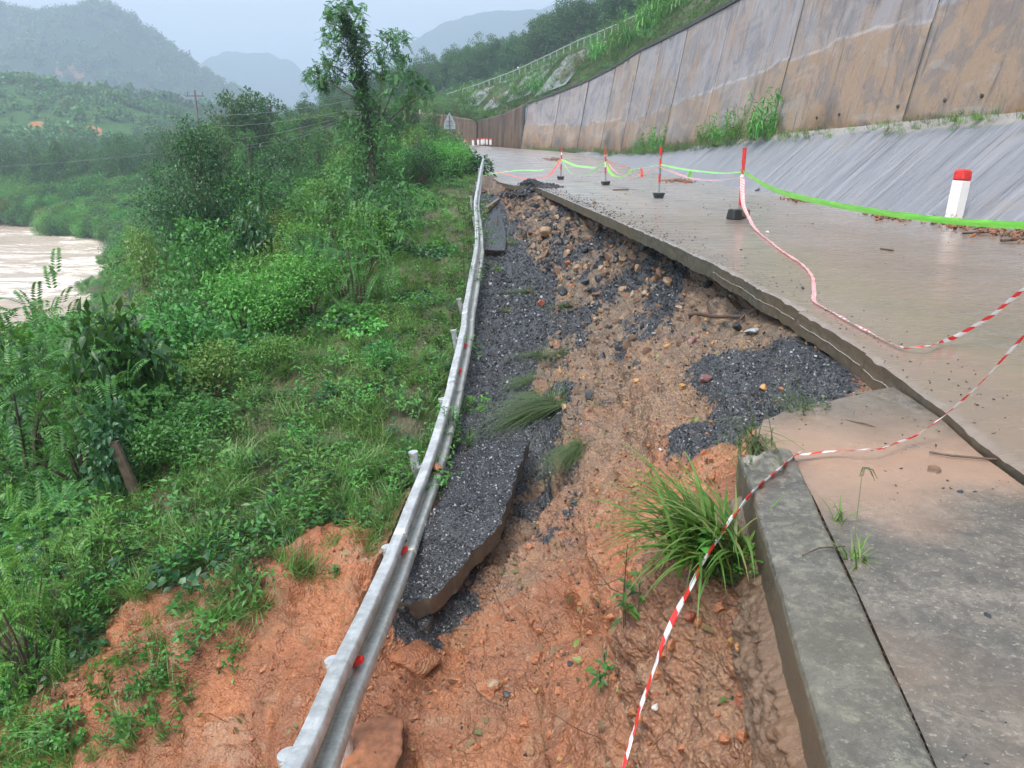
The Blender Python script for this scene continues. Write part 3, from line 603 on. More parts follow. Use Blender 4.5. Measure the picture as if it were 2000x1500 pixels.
# ------------------------------------------------------------------ apron and retaining walls
WY = np.array([4, 16, 24.3, 36, 49, 63, 77, 88, 99, 110.]); WX = np.array([11.8, 11.75, 11.7, 11.5, 11.35, 11.1, 10.4, 8.7, 5.6, 1.2])
WTOP = np.array([10.3, 9.6, 9.4, 9.3, 9.5, 9.9, 10.2, 9.3, 8.4, 7.3]); APZ = np.array([2.4, 2.35, 2.3, 2.1, 1.75, 1.3, .7, .3, 0, 0])
_WXF = interp_pts(WY, np.stack([WX, WTOP, APZ], -1))
def build_apron():
    Ys = np.linspace(4, 92, 260); u = np.linspace(0, 1, 30); f = _WXF(Ys)
    x0 = xr(Ys)+.02; x1 = f[:, 0]; z1 = f[:, 2]+road_z(Ys)
    X = x0[:, None]*(1-u)+x1[:, None]*u; Y = np.repeat(Ys[:, None], 30, 1)
    Z = (road_z(Ys)[:, None]-.02)*(1-u)+z1[:, None]*u+n2(X, Y, .6, 3, 101)*.025
    me = mesh_np('apron', np.stack([X, Y, Z], -1).reshape(-1, 3), grid_faces(len(Ys), 30), [M['apron']], smooth=True)
    band = np.clip((u[None, :]-.90+n2(Y, Y*0, .35, 3, 102)*.10)/.02, 0, 1)*np.clip((60-Y)/20, 0, 1)
    attr(me, 'band', band)
    tag(link('concrete_apron', me), 'long sloping grey concrete apron between the road and the foot of the high wall', 'apron')
build_apron()
def wall_panel(parent, A, B, za, zb, ta, tb, bat, mat, ia, nx=40, nz=50, k=0, th=.5):
    A = np.array(A, float); B = np.array(B, float); d = B-A; Ln = np.linalg.norm(d); d /= Ln; nrm = np.array([d[1], -d[0]])  # back side (to the right of travel)
    g = .045/Ln; u = np.linspace(g, 1-g, nx); v = np.linspace(0, 1, nz)
    z = (za+(zb-za)*u)[None, :]*(1-v[:, None])+(ta+(tb-ta)*u)[None, :]*v[:, None]; h = z-(za+(zb-za)*u)[None, :]
    base = A[None, None, :]+d*(u[None, :, None]*Ln)+nrm*(h[..., None]*bat)
    P = np.concatenate([base+0*z[..., None], z[..., None]], -1)
    off = n2(u[None, :]*Ln+k*13+0*z, z, .25, 3, 110)*.03+.03*(h < 3.1+n2(u[None, :]*Ln+k*5.3+0*z, z*0, .3, 3, 113)*.5)+.015*(k % 2)
    P[..., :2] -= nrm*off[..., None]
    # lift line: small ledge between the two pours
    b = P[..., :2]+nrm*th; Pb = np.concatenate([b, P[..., 2:]], -1)
    V = np.concatenate([P.reshape(-1, 3), Pb.reshape(-1, 3)]); n = nx*nz; F = [grid_faces(nz, nx)]
    f = []
    for j in range(nz-1): f.append((j*nx+n, j*nx, j*nx+nx, j*nx+nx+n)); e = j*nx+nx-1; f.append((e, e+n, e+n+nx, e+nx))
    for i in range(nx-1): e = (nz-1)*nx+i; f.append((e, e+1, e+1+n, e+n))
    F.append(np.array(f)); F = np.concatenate(F)
    ns = 2*(nz-1); fm = np.zeros(len(F), np.int32); fm[(nz-1)*(nx-1):(nz-1)*(nx-1)+ns] = 1
    me = mesh_np('panel', V, F, [mat, M['coping']], fm=fm); foot = np.clip(1.3-(h)/np.maximum(.7+(A[1] > 60)*.9+n2(u[None, :]*Ln+k*7+0*z, z*0, .35, 3, 111)*1.6, .1), 0, 1)
    attr(me, 'foot', np.concatenate([foot.ravel(), foot.ravel()]))
    hl = 3.1+n2(u[None, :]*Ln+k*5.3+0*z, z*0, .3, 3, 113)*.5+k*.0; lift = np.clip(1-np.abs(h-hl)/.10, 0, 1)+np.clip(1-np.abs(h-hl-2.9)/.08, 0, 1)*.6; lo_ = np.clip((hl-h)/.15, 0, 1); attr(me, 'low', np.concatenate([lo_.ravel(), lo_.ravel()])); attr(me, 'lift', np.concatenate([lift.ravel(), lift.ravel()]))
    link('panel', me, parent); return P
def build_walls():
    w = thing('retaining_wall', 'very high stained concrete retaining wall of tall panels rising above the apron', 'retaining wall')
    jy = [4, 13, 24.3, 36, 48.5, 60, 69, 77, 85, 93, 101, 110]; f = _WXF(np.array(jy, float))
    tops = []
    for k in range(len(jy)-1):
        za = road_z(jy[k])+max(f[k, 2]-.15, -.1); zb = road_z(jy[k+1])+max(f[k+1, 2]-.15, -.1)
        P = wall_panel(w, (f[k, 0], jy[k]), (f[k+1, 0], jy[k+1]), za, zb, f[k, 1], f[k+1, 1], .17, M['wall'], .05*k, k=k, nx=60 if k < 4 else 24, nz=110 if k < 5 else 70)
        tops += [P[-1, 0], P[-1, -1]]
    # dark strip behind the joints
    b = MB()
    for k in range(len(jy)):
        A = np.array([f[k, 0], jy[k]]); z0 = road_z(jy[k])+max(f[k, 2]-.3, -.2); t = f[k, 1]-.1; off = (t-z0)*.17
        b.add([(A[0]+.22, A[1]-.15, z0), (A[0]+.22, A[1]+.15, z0), (A[0]+.22+off, A[1]+.15, t), (A[0]+.22+off, A[1]-.15, t)], [(0, 1, 2, 3)])
    b.build('joint_filler', [M['coping']], w)
    # coping lip along the top
    tp = np.array(tops); tp = tp[np.r_[0, 1:len(tp)-1:2, len(tp)-1]]
    for k in range(len(tp)-1):
        A, B = tp[k], tp[k+1]; d = B-A; L = np.linalg.norm(d); d /= L; nr = np.array([d[1], -d[0], 0]); b = MB()
        pts = []
        for e in (A+d*.01, B-d*.01):
            pts += [e-nr*.10+(0, 0, .002), e+nr*.45+(0, 0, .002), e+nr*.45+np.array([0, 0, .24]), e-nr*.10+np.array([0, 0, .24])]
        b.add(pts, [(0, 1, 2, 3), (7, 6, 5, 4), (0, 4, 5, 1), (1, 5, 6, 2), (2, 6, 7, 3), (3, 7, 4, 0)]); b.build('coping', [M['coping']], w)
    # weep holes
    for (px, py, Y) in [(1945, 178, 20.5), (1863, 182, 22.2), (1792, 192, 24.8), (1640, 218, 29), (1596, 220, 31)]:
        fx = _WXF(np.array([Y]))[0]; x = fx[0]; z = fx[2]+.45; b = MB(); a = np.arange(10)*math.pi/5
        b.tube([(x-.04+.17*.45*0+.05, Y, z), (x+.16, Y, z-.01)], .055, 10); b.build('weep_hole', [M['coping']], w)
    w2 = thing('retaining_wall', 'brown water-streaked wall section at the bend past the corner of the high wall', 'retaining wall')
    q = [(1.2, 110.4, 1.5, 7.3), (-1.4, 115, 1.8, 6.3), (-5.2, 121, 2.2, 5.6)]
    for k in range(2): wall_panel(w2, q[k][:2], q[k+1][:2], q[k][2]-.2, q[k+1][2]-.2, q[k][3], q[k+1][3], .05, M['wall_brown'], 0, 24, 24, k=30+k)
    w3 = thing('retaining_wall', 'low far concrete wall behind the row of small posts at the bend', 'retaining wall')
    q = [(-5.3, 121.3, 2.2, 5.6), (-10.5, 123, 2.3, 6.5), (-19, 127, 2.5, 7.4)]
    for k in range(2): wall_panel(w3, q[k][:2], q[k+1][:2], q[k][2]-.3, q[k+1][2]-.3, q[k][3], q[k+1][3], .08, M['wall_brown'], 0, 24, 24, k=40+k)
    return f
WF = build_walls()
# hillside above the wall: lofted between lines
HL_Y0 = [(12.9, 8, 9.4), (12.85, 24, 9.1), (12.9, 48, 9.3), (12.8, 63, 9.7), (12.1, 77, 10), (10.4, 88, 9.1), (7.1, 99, 8.2), (2.4, 110.3, 7.0), (-1.0, 115.5, 6.1), (-4.9, 121.6, 5.4), (-10.3, 123.6, 6.3), (-19, 128, 7.2), (-40, 140, 6)]
HL = [HL_Y0,
 [(24, 8, 17), (23, 30, 17), (21, 55, 16.5), (19, 72, 16), (17.0, 85, 15.6), (15.5, 98, 15.8), (13, 112, 16.0), (9.5, 125, 15.9), (5, 138, 15), (0, 150, 13.9), (-7, 165, 12.8), (-14.7, 180, 11.9), (-45, 190, 9)],
 [(30, 8, 17.2), (29, 32, 17.2), (27, 58, 16.7), (25, 76, 16.2), (23, 90, 15.7), (21, 103, 15.9), (18, 117, 16.1), (14.5, 131, 16), (9, 144, 15.1), (3, 156, 14), (-4, 171, 13), (-12, 186, 12), (-45, 198, 9)],
 [(60, 20, 44), (60, 50, 46), (60, 80, 46), (58, 105, 46), (57, 130, 46), (55, 150, 44), (50, 172, 41), (44, 190, 37), (34, 205, 31), (22, 220, 26), (5, 235, 21), (-20, 250, 15.5), (-60, 260, 9)],
 [(130, 30, 85), (130, 90, 88), (130, 130, 90), (128, 160, 90), (125, 190, 88), (120, 215, 84), (110, 240, 76), (95, 260, 65), (75, 280, 52), (50, 300, 40), (20, 320, 29), (-20, 330, 18), (-70, 340, 8)]]
_HG = np.array(HL, float)
_hf = interp_pts(np.arange(5), _HG)
def hill_pt(s, q):   # s 0..4 across, q 0..12 along
    s = np.atleast_1d(s).astype(float); q = np.atleast_1d(q).astype(float)
    g = _HG; i = np.clip(s.astype(int), 0, 3); j = np.clip(q.astype(int), 0, 11); u = (s-i)[:, None]; v = (q-j)[:, None]
    return (g[i, j]*(1-u)*(1-v)+g[i+1, j]*u*(1-v)+g[i, j+1]*(1-u)*v+g[i+1, j+1]*u*v)
def build_hill():
    s = np.concatenate([np.linspace(0, 2, 60)[:-1], np.linspace(2, 4, 50)]); q = np.linspace(0, 12, 300); S, Q = np.meshgrid(s, q, indexing='ij')
    P = hill_pt(S.ravel(), Q.ravel()); P[:, 2] += n2(P[:, 0], P[:, 1], .25, 4, 120)*.5*np.clip(S.ravel()*4, 0, 1)*(1-np.clip(1-np.abs(S.ravel()-1.5)/.6, 0, 1))
    me = mesh_np('hill', P, grid_faces(*S.shape), [M['soil']], smooth=True)
    attr(me, 'asph', np.zeros(len(P))); attr(me, 'brown', np.ones(len(P))); attr(me, 'green', np.clip(1.1-.25*(S.ravel() < 1), 0, 1)+np.zeros(len(P)))
    link('hillside', me, kind='structure')
build_hill()

# ------------------------------------------------------------------ distant hills
def hill_mat(name, base, scar):
    m = NM(name); a = m.noise(.035, 7, .65); b = m.noise(.25, 7, .7)
    col = m.mix(m.ramp(b, [(.35, 0), (.65, 1)]), base, tuple(c*2.1 for c in base)); col = m.mix(m.ramp(a, [(.4, 0), (.6, .6)]), col, tuple(c*1.5 for c in base))
    s = m.attr('scar'); sm = m.ramp(m.math('ADD', s, m.math('MULTIPLY', m.math('SUBTRACT', m.noise(.12, 5), .5), .9)), [(.48, 0), (.6, 1)])
    m.bsdf(m.mix(sm, col, scar), .9, 0, .1, m.bump(b, 1.0, 3.0)); return m.m
M['hill_green'] = hill_mat('hill scrub', (.035, .085, .022), (.42, .19, .09)); M['mount'] = hill_mat('mountain forest', (.014, .034, .018), (.22, .13, .08))
def ridge(name, prof, Y0, depth, base_z, mat, scars=(), amp=4, seed=0, foot=None, nx=220, nd=90):
    """A hill whose skyline passes through the given bearings; it has a front slope and a back slope."""
    px = np.array([p[0] for p in prof], float); pz = np.array([at_Y(p[0], p[1], Y0)[2] for p in prof]); bx = np.array([at_Y(p[0], p[1], Y0)[0] for p in prof])
    X1 = np.linspace(bx[0], bx[-1], nx); Zt = np.interp(X1, bx, pz); k = np.ones(7)/7; Zt = np.convolve(np.pad(Zt, 3, 'edge'), k, 'valid')
    v = np.linspace(-1, .6, nd); X = np.repeat(X1[None, :], nd, 0); Yc = Y0+v[:, None]*depth+0*X
    sh = np.where(v < 0, (1+v), 1-v*.9)[:, None]; sh = np.clip(sh, 0, 1)**.85
    Z = base_z+(Zt[None, :]-base_z)*sh+n2(X, Yc, 2.2/depth, 5, seed)*amp*np.clip(-v*3+.15, .15, 1)[:, None]+n2(X, Yc, .03, 4, seed+3)*amp*.15
    sc = np.zeros_like(X)
    for (sx, sy, w, h) in scars:
        # nearest surface point along that bearing
        d = ray(sx, sy); u = d[0]/d[1]; e = d[2]/d[1]; A = X/Yc-u; B = (Z-CAMZ)/Yc-e
        sc = np.maximum(sc, np.clip(1.5-np.hypot(A*1500/w, B*1500/h), 0, 1))
    me = mesh_np(name, np.stack([X, Yc, Z], -1).reshape(-1, 3), grid_faces(nd, nx), [mat], smooth=True); attr(me, 'scar', sc)
    link(name, me, kind='structure'); return X, Yc, Z
RID = {}
RID['near'] = ridge('green_hill', [(-700, 120), (-200, 135), (0, 158), (60, 160), (110, 172), (220, 192), (300, 212), (380, 240), (470, 268), (560, 292), (700, 320)], 420, 190, -12, M['hill_green'],
    [(75, 246, 22, 9), (135, 255, 20, 7), (178, 256, 22, 9), (14, 305, 22, 18), (130, 198, 12, 4)], 7, 5)
RID['mid'] = ridge('wooded_ridge', [(100, 215), (190, 196), (260, 205), (330, 217), (420, 238), (520, 262), (640, 285)], 520, 120, -6, M['mount'], [], 5, 9)
RID['mount'] = ridge('mountain', [(-900, 30), (-300, -20), (-60, 0), (0, 18), (70, 34), (120, 32), (165, 20), (205, 15), (245, 38), (300, 75), (350, 115), (400, 148), (450, 178), (520, 215), (620, 260), (800, 300)], 1150, 420, -10, M['mount'],
    [(165, 175, 30, 14), (140, 140, 30, 12)], 26, 15)
RID['peak'] = ridge('far_mountain', [(250, 230), (380, 150), (410, 125), (440, 100), (520, 102), (570, 118), (640, 175), (760, 250)], 2500, 500, -10, M['mount'], [], 70, 25)
RID['peak2'] = ridge('far_mountain', [(600, 250), (700, 165), (740, 125), (790, 85), (850, 48), (900, 25), (960, 22), (1040, 20), (1200, -10), (1500, -80), (1900, -100)], 2100, 500, -10, M['mount'], [], 60, 35)

# ------------------------------------------------------------------ plants: leaf geometry
def norm(a): return a/(np.linalg.norm(a, axis=-1, keepdims=True)+1e-9)
def leaves(pos, d, up, L, W, droop=.15, fold=.12, simple=False):
    n = len(pos); L = np.broadcast_to(L, (n,))[:, None]; W = np.broadcast_to(W, (n,))[:, None]
    d = norm(d); s = norm(np.cross(d, up)); u = np.cross(s, d)
    if simple:
        V = np.stack([pos, pos+d*L*.5+s*W*.5, pos+d*L-u*L*droop, pos+d*L*.5-s*W*.5], 1).reshape(-1, 3)
        F = (np.arange(n)[:, None]*4+np.array([[0, 1, 2, 3]])); T = np.concatenate([F[:, [0, 1, 2]], F[:, [0, 2, 3]]]); return V, T
    V = np.stack([pos, pos+d*L*.42+s*W*.5+u*W*fold, pos+d*L*.5-u*L*droop*.15, pos+d*L*.42-s*W*.5+u*W*fold, pos+d*L-u*L*droop], 1).reshape(-1, 3)
    b = np.arange(n)[:, None]*5; T = np.concatenate([b+np.array([[0, 1, 2]]), b+np.array([[0, 2, 3]]), b+np.array([[1, 4, 2]]), b+np.array([[2, 4, 3]])]); return V, T
def joinmesh(name, parts, mats):
    V = []; F = []; FM = []; o = 0
    for (v, f, m) in parts: V.append(v); F.append(f+o); FM += [m]*len(f); o += len(v)
    return mesh_np(name, np.concatenate(V), np.concatenate(F), mats, fm=FM)
def stemtri(P, r):            # three sided stem through points
    b = MB().tube(P, r, 3, cap=False); V = np.concatenate(b.V); F = np.array(b.F); return V, np.concatenate([F[:, [0, 1, 2]], F[:, [0, 2, 3]]])
def rdir(n, up=.3): v = RG.normal(size=(n, 3)); v[:, 2] += up; return norm(v)
def blades(n, L, W, spread, lean=.5, seg=5, base=.05, droop=.9, az=None, thmin=.1):
    """curved grass blades: each a tapering strip"""
    a = RG.uniform(0, 2*math.pi, n) if az is None else RG.normal(az[0], az[1], n)
    L = L*RG.uniform(.55, 1.1, n); th0 = RG.uniform(thmin, spread, n); t = np.linspace(0, 1, seg+1)
    th = th0[:, None]+droop*t[None, :]**1.3*RG.uniform(.5, 1.3, n)[:, None]
    ds = L[:, None]/seg; r = np.cumsum(np.sin(th)*ds, 1)-np.sin(th[:, :1])*ds; z = np.cumsum(np.cos(th)*ds, 1)-np.cos(th[:, :1])*ds
    b0 = RG.normal(size=(n, 2))*base
    X = b0[:, :1]+r*np.cos(a)[:, None]; Y = b0[:, 1:]+r*np.sin(a)[:, None]; w = W*(1-t**1.6)[None, :]*RG.uniform(.7, 1.2, n)[:, None]+.0006
    sx = -np.sin(a)[:, None]*w*.5; sy = np.cos(a)[:, None]*w*.5
    V = np.stack([np.stack([X-sx, Y-sy, z], -1), np.stack([X+sx, Y+sy, z], -1)], 2).reshape(n, -1, 3)
    m = 2*(seg+1); F = []
    for k in range(seg): F += [[2*k, 2*k+1, 2*k+3], [2*k, 2*k+3, 2*k+2]]
    F = np.array(F)[None]+(np.arange(n)*m)[:, None, None]; return V.reshape(-1, 3), F.reshape(-1, 3)
def weed(n, h, L, W, spread=.18, stems=6):
    P = []; D = []; parts = []
    for k in range(stems):
        a = rnd.uniform(0, 6.28); r = spread*math.sqrt(rnd.random()); hh = h*rnd.uniform(.5, 1.1); b = np.array([r*math.cos(a), r*math.sin(a), 0]); t = b*rnd.uniform(1.1, 1.9)+np.array([0, 0, hh])
        parts.append((*stemtri([b, (b+t)/2+RG.normal(size=3)*.01, t], .003), 1))
        m = n//stems; u = RG.uniform(.25, 1, m)[:, None]; p = b*(1-u)+t*u; P.append(p); az = np.arange(m)*2.4+rnd.random()*6
        D.append(np.stack([np.cos(az), np.sin(az), RG.uniform(-.1, .6, m)], -1))
    P = np.concatenate(P); D = np.concatenate(D); m = len(P); v, f = leaves(P, D, np.tile([0, 0, 1.], (m, 1))+RG.normal(size=(m, 3))*.25, L*RG.uniform(.6, 1.2, m), W*RG.uniform(.7, 1.2, m), .25)
    return parts+[(v, f, 0)]
def fronds(origins, dirs, L, k, ll, lw, droop=.6):
    """pinnate leaves: rachis with k pairs of leaflets"""
    parts = []; n = len(origins); dirs = norm(dirs); L = np.broadcast_to(L, (n,)); up = np.array([0, 0, 1.])
    t = np.linspace(.15, 1, k); Pp = []; Dd = []; Uu = []; SZ = []
    side = norm(np.cross(dirs, up)); 
    for sgn in (-1, 1):
        for j, tt in enumerate(t):
            c = origins+dirs*(L*tt)[:, None]; c = c-np.array([0, 0, 1.])*(droop*L*tt**2*.5)[:, None]
            tang = norm(dirs-np.array([0, 0, 1.])*(droop*tt)); Pp.append(c); Dd.append(side*sgn+tang*.5-np.array([0, 0, .15])); Uu.append(np.cross(side, tang)+RG.normal(size=(n, 3))*.15); SZ.append(np.full(n, ll*(1-.55*abs(tt-.45))))
    P = np.concatenate(Pp); v, f = leaves(P, np.concatenate(Dd), np.concatenate(Uu), np.concatenate(SZ), lw, .1, simple=True); return v, f
PLANTS = {}
def proto(name, parts, mats): 
    o = bpy.data.objects.new(name, joinmesh(name, parts, mats)); return o
P_weeds = [proto('weed', weed(46, .32, .075, .038), [M['lf_mid'], M['bark']]), proto('weed', weed(60, .45, .095, .042, .22, 7), [M['lf_mid'], M['bark']]),
           proto('weed', weed(40, .22, .06, .045, .22, 8), [M['lf_bright'], M['bark']]), proto('weed', weed(50, .55, .10, .03, .2, 5), [M['lf_bright'], M['bark']]),
           proto('weed', weed(44, .28, .09, .065, .28, 7), [M['lf_dark'], M['bark']])]
P_grass = [proto('grass', [(*blades(60, .34, .008, .5, base=.07), 0)], [M['lf_grass']]), proto('grass', [(*blades(45, .5, .010, .7, base=.06, droop=1.2), 0)], [M['lf_grass']]),
           proto('grass', [(*blades(70, .2, .006, .9, base=.10, droop=.8), 0)], [M['lf_grass']]), proto('grass', [(*blades(40, .3, .006, .9, base=.1, droop=1.4), 0)], [M['lf_straw']])]
def vine_parts(n, R, L):
    a = RG.uniform(0, 6.28, n); r = R*np.sqrt(RG.random(n)); P = np.stack([r*np.cos(a), r*np.sin(a), .10+.16*RG.random(n)*(1-r/R*.5)], -1)
    D = np.stack([np.cos(a+RG.normal(size=n)), np.sin(a+RG.normal(size=n)), RG.uniform(-.6, .1, n)], -1); U = np.tile([0, 0, 1.], (n, 1))+RG.normal(size=(n, 3))*.35
    return [(*leaves(P, D, U, L*RG.uniform(.6, 1.2, n), L*.85*RG.uniform(.6, 1.1, n), .2, .08), 0)]
P_vine = [proto('vine', vine_parts(130, .38, .085), [M['lf_mid']]), proto('vine', vine_parts(120, .34, .085), [M['lf_dark']]), proto('vine', vine_parts(90, .36, .085), [M['lf_bright']])]
def fernp(n=14, L=.55):
    o = np.zeros((n, 3)); o[:, 2] = RG.uniform(0.05, .5, n); o[:, :2] += RG.normal(size=(n, 2))*.06; a = np.arange(n)*2.4; return [(*fronds(o, np.stack([np.cos(a), np.sin(a), RG.uniform(.1, 1., n)], -1), L, 18, .055, .016), 0)]
P_fern = [proto('fern', fernp(), [M['lf_bright']]), proto('fern', fernp(16, .5), [M['lf_mid']])]
def shrub_mesh(kind, seed, n=1500, R=(1, 1, .85)):
    """unit-ish shrub about 1 m radius, 1.7 m tall: lobed shell of leaves on forking stems"""
    R = np.array(R); lob = rdir(9, .5)*np.array([.62, .62, .5])*R+np.array([0, 0, .85]); lr = RG.uniform(.38, .62, 9)
    k = RG.integers(0, 9, n); d = rdir(n, .35); rr = RG.random(n)**.35; P = lob[k]+d*(lr[k]*rr)[:, None]; P[:, 2] = np.maximum(P[:, 2], .05+.2*RG.random(n)); mats = {}
    stems = MB(); 
    for j in range(9): stems.tube([(0, 0, -.3), tuple(lob[j]*np.array([.35, .35, .45])), tuple(lob[j]*.92)], [.035, .022, .007], 5)
    U = norm(d*.7+np.array([0, 0, .8])+RG.normal(size=(n, 3))*.35); D = norm(d+RG.normal(size=(n, 3))*.6-np.array([0, 0, .25]))
    if kind == 'feather': m = n//9; parts = [(*fronds(P[:m], D[:m]+np.array([0, 0, .3]), .34, 11, .075, .020, .7), 0)]; mat = M['lf_mid']
    elif kind == 'feather_bright': m = n//9; parts = [(*fronds(P[:m], D[:m]+np.array([0, 0, .3]), .36, 11, .075, .022, .7), 0)]; mat = M['lf_bright']
    elif kind == 'big': parts = [(*leaves(P[:n//3], D[:n//3], U[:n//3], RG.uniform(.14, .24, n//3), RG.uniform(.09, .15, n//3), .25), 0)]; mat = M['lf_dark']
    elif kind == 'dark': parts = [(*leaves(P, D, U, RG.uniform(.07, .12, n), RG.uniform(.035, .05, n), .2), 0)]; mat = M['lf_dark']
    elif kind == 'bright': parts = [(*leaves(P, D, U, RG.uniform(.07, .12, n), RG.uniform(.04, .055, n), .2), 0)]; mat = M['lf_bright']
    elif kind == 'yellow': parts = [(*leaves(P, D, U, RG.uniform(.07, .12, n), RG.uniform(.035, .05, n), .2), 0)]; mat = M['lf_yellow']
    else: parts = [(*leaves(P, D, U, RG.uniform(.08, .13, n), RG.uniform(.045, .07, n), .2), 0)]; mat = M['lf_mid']
    return joinmesh('foliage', parts, [mat]), stems.mesh('stem', [M['bark']])
SHR = {k: [shrub_mesh(k, s, 1900) for s in range(v)] for k, v in (('feather', 2), ('feather_bright', 1), ('big', 2), ('dark', 2), ('bright', 2), ('mid', 3), ('yellow', 1))}
def shrub(kind, loc, s, label, group=None, cat='shrub', sz=None):
    fo, st = rnd.choice(SHR[kind]); t = thing('shrub', label, cat, loc, rnd.uniform(0, 6.28), group); t.scale = (s, s, sz or s*rnd.uniform(.85, 1.15))
    link('foliage', fo, t); link('stem', st, t); return t
def tree_mesh(h, cr, n, leaf, mat, bark, trunk_r=.12, cl=14, low=.25, open_=.0, col=1.0, simple=True, frond=False):
    """tree of height h: bent trunk, limbs to leaf clumps of uneven size, gaps between clumps"""
    b = MB(); tp = np.array([(0, 0, -.5), (rnd.uniform(-.02, .02)*h, rnd.uniform(-.02, .02)*h, h*.35), (rnd.uniform(-.05, .05)*h, rnd.uniform(-.05, .05)*h, h*.9)])
    t = np.linspace(0, 1, 7); T = (1-t)[:, None]**2*tp[0]+2*(t*(1-t))[:, None]*tp[1]+(t**2)[:, None]*tp[2]; b.tube(T, np.linspace(trunk_r, trunk_r*.25, 7), 7)
    C_ = []; R_ = []
    for k in range(cl):
        f = low+(1-low)*(k+.5)/cl; a = k*2.4+rnd.uniform(-.4, .4); prof = math.sin(math.pi*min(1, (f-low)/(1-low)*.82+.13))**.8; rad = cr*prof*rnd.uniform(.35, 1.0); c = np.array([math.cos(a)*rad, math.sin(a)*rad, h*f*rnd.uniform(.94, 1.03)]); r = cr*rnd.uniform(.26, .5)*(.6+.5*prof)
        C_.append(c); R_.append(r); s = T[min(6, int(f*6*.8))]; b.tube([s, (s+c)/2+np.array([0, 0, -.03*h]), c], [trunk_r*.35, trunk_r*.2, trunk_r*.08], 5)
    C_ = np.array(C_); R_ = np.array(R_); w = R_**2/np.sum(R_**2); k = RG.choice(cl, n, p=w); d = rdir(n, .3); rr = RG.random(n)**.4*RG.uniform(.75, 1.25, n)
    P = C_[k]+d*(R_[k]*rr)[:, None]*np.array([1, 1, .75]); U = norm(d*.6+np.array([0, 0, .8])+RG.normal(size=(n, 3))*.4); D = norm(d+RG.normal(size=(n, 3))*.7-np.array([0, 0, .3]))
    if frond: v, f = fronds(P, D+np.array([0, 0, .25]), leaf*4.2, 9, leaf, leaf*.32, .9)
    else: v, f = leaves(P, D, U, leaf*RG.uniform(.7, 1.3, n), leaf*.55*RG.uniform(.7, 1.3, n), .2, simple=simple)
    return joinmesh('crown', [(v, f, 0)], [mat]), b.mesh('trunk', [bark])
def tree(meshes, loc, s, label, group=None, name='tree', cat='tree', sx=None):
    cr, tr = meshes; t = thing(name, label, cat, loc, rnd.uniform(0, 6.28), group); t.scale = (sx or s, sx or s, s); link('crown', cr, t); link('trunk', tr, t); return t

# ------------------------------------------------------------------ scatter (ground cover: geometry nodes)
def gn_scatter(name, P, rot, scl, protos, label, cat, idx=None):
    me = bpy.data.meshes.new(name); P = np.asarray(P, np.float32); me.vertices.add(len(P)); me.vertices.foreach_set('co', P.ravel())
    a = me.attributes.new('rot', 'FLOAT_VECTOR', 'POINT'); a.data.foreach_set('vector', np.asarray(rot, np.float32).ravel())
    attr(me, 'scl', scl); a = me.attributes.new('idx', 'INT', 'POINT'); a.data.foreach_set('value', (RG.integers(0, len(protos), len(P)) if idx is None else idx).astype(np.int32))
    col = bpy.data.collections.new(name+' kinds')
    for p in protos: col.objects.link(p)
    g = bpy.data.node_groups.new(name, 'GeometryNodeTree'); g.interface.new_socket('Geometry', in_out='INPUT', socket_type='NodeSocketGeometry'); g.interface.new_socket('Geometry', in_out='OUTPUT', socket_type='NodeSocketGeometry')
    N = g.nodes; gi = N.new('NodeGroupInput'); go = N.new('NodeGroupOutput'); ip = N.new('GeometryNodeInstanceOnPoints'); ci = N.new('GeometryNodeCollectionInfo')
    ci.inputs['Collection'].default_value = col; ci.inputs['Separate Children'].default_value = True; ci.inputs['Reset Children'].default_value = True
    def na(nm, ty):
        n = N.new('GeometryNodeInputNamedAttribute'); n.data_type = ty; n.inputs['Name'].default_value = nm; return n.outputs['Attribute']
    g.links.new(gi.outputs[0], ip.inputs['Points']); g.links.new(ci.outputs[0], ip.inputs['Instance']); ip.inputs['Pick Instance'].default_value = True
    g.links.new(na('idx', 'INT'), ip.inputs['Instance Index']); g.links.new(na('rot', 'FLOAT_VECTOR'), ip.inputs['Rotation']); g.links.new(na('scl', 'FLOAT'), ip.inputs['Scale'])
    g.links.new(ip.outputs[0], go.inputs[0])
    o = link(name, me, kind='stuff'); o['label'] = label; o['category'] = cat; m = o.modifiers.new('scatter', 'NODES'); m.node_group = g; return o
def scat_pts(n, x0, x1, y0, y1, dens):
    x = RG.uniform(x0, x1, n); y = np.sqrt(RG.uniform(y0**2, y1**2, n)) if y0 >= 0 else RG.uniform(y0, y1, n); k = RG.random(n) < dens(x, y); x = x[k]; y = y[k]; return np.stack([x, y, ground(x, y)], -1)
def in_view(P, margin=.12, z=0):
    zc = P[:, 1]*CP-(P[:, 2]-CAMZ)*SP; yc = P[:, 1]*SP+(P[:, 2]-CAMZ)*CP; return (zc > .5) & (np.abs(P[:, 0])/zc < .667+margin+1.0/zc) & (yc/zc > -.5-margin-1.0/zc)
def rr3(n, tilt=.25): return np.stack([RG.normal(0, tilt, n), RG.normal(0, tilt, n), RG.uniform(0, 6.28, n)], -1)
def veg_dens(x, y):
    nv = n2(x, y, 1.0, 4, 33); return ((y > veg_edge(x)+nv*.9-.1) & (x < rail_x(y)-.02))*1.0
def surf_pts(n, w, nmin=0):
    """random points on the finished slip face, weighted"""
    Pm = SL_P[:-1, :-1]; A = np.linalg.norm(np.cross(SL_P[1:, :-1]-Pm, SL_P[:-1, 1:]-Pm), axis=-1)*w[:-1, :-1]; a = A.ravel()/A.sum(); k = RG.choice(len(a), n, p=a)
    N_ = SL_N[:-1, :-1].reshape(-1, 3)[k]; return Pm.reshape(-1, 3)[k]+RG.normal(size=(n, 3))*.004, N_
def near_w(fade=1.0): return np.clip(1/(1+(SL_P[..., 1]/6)**2), .03, 1)**fade
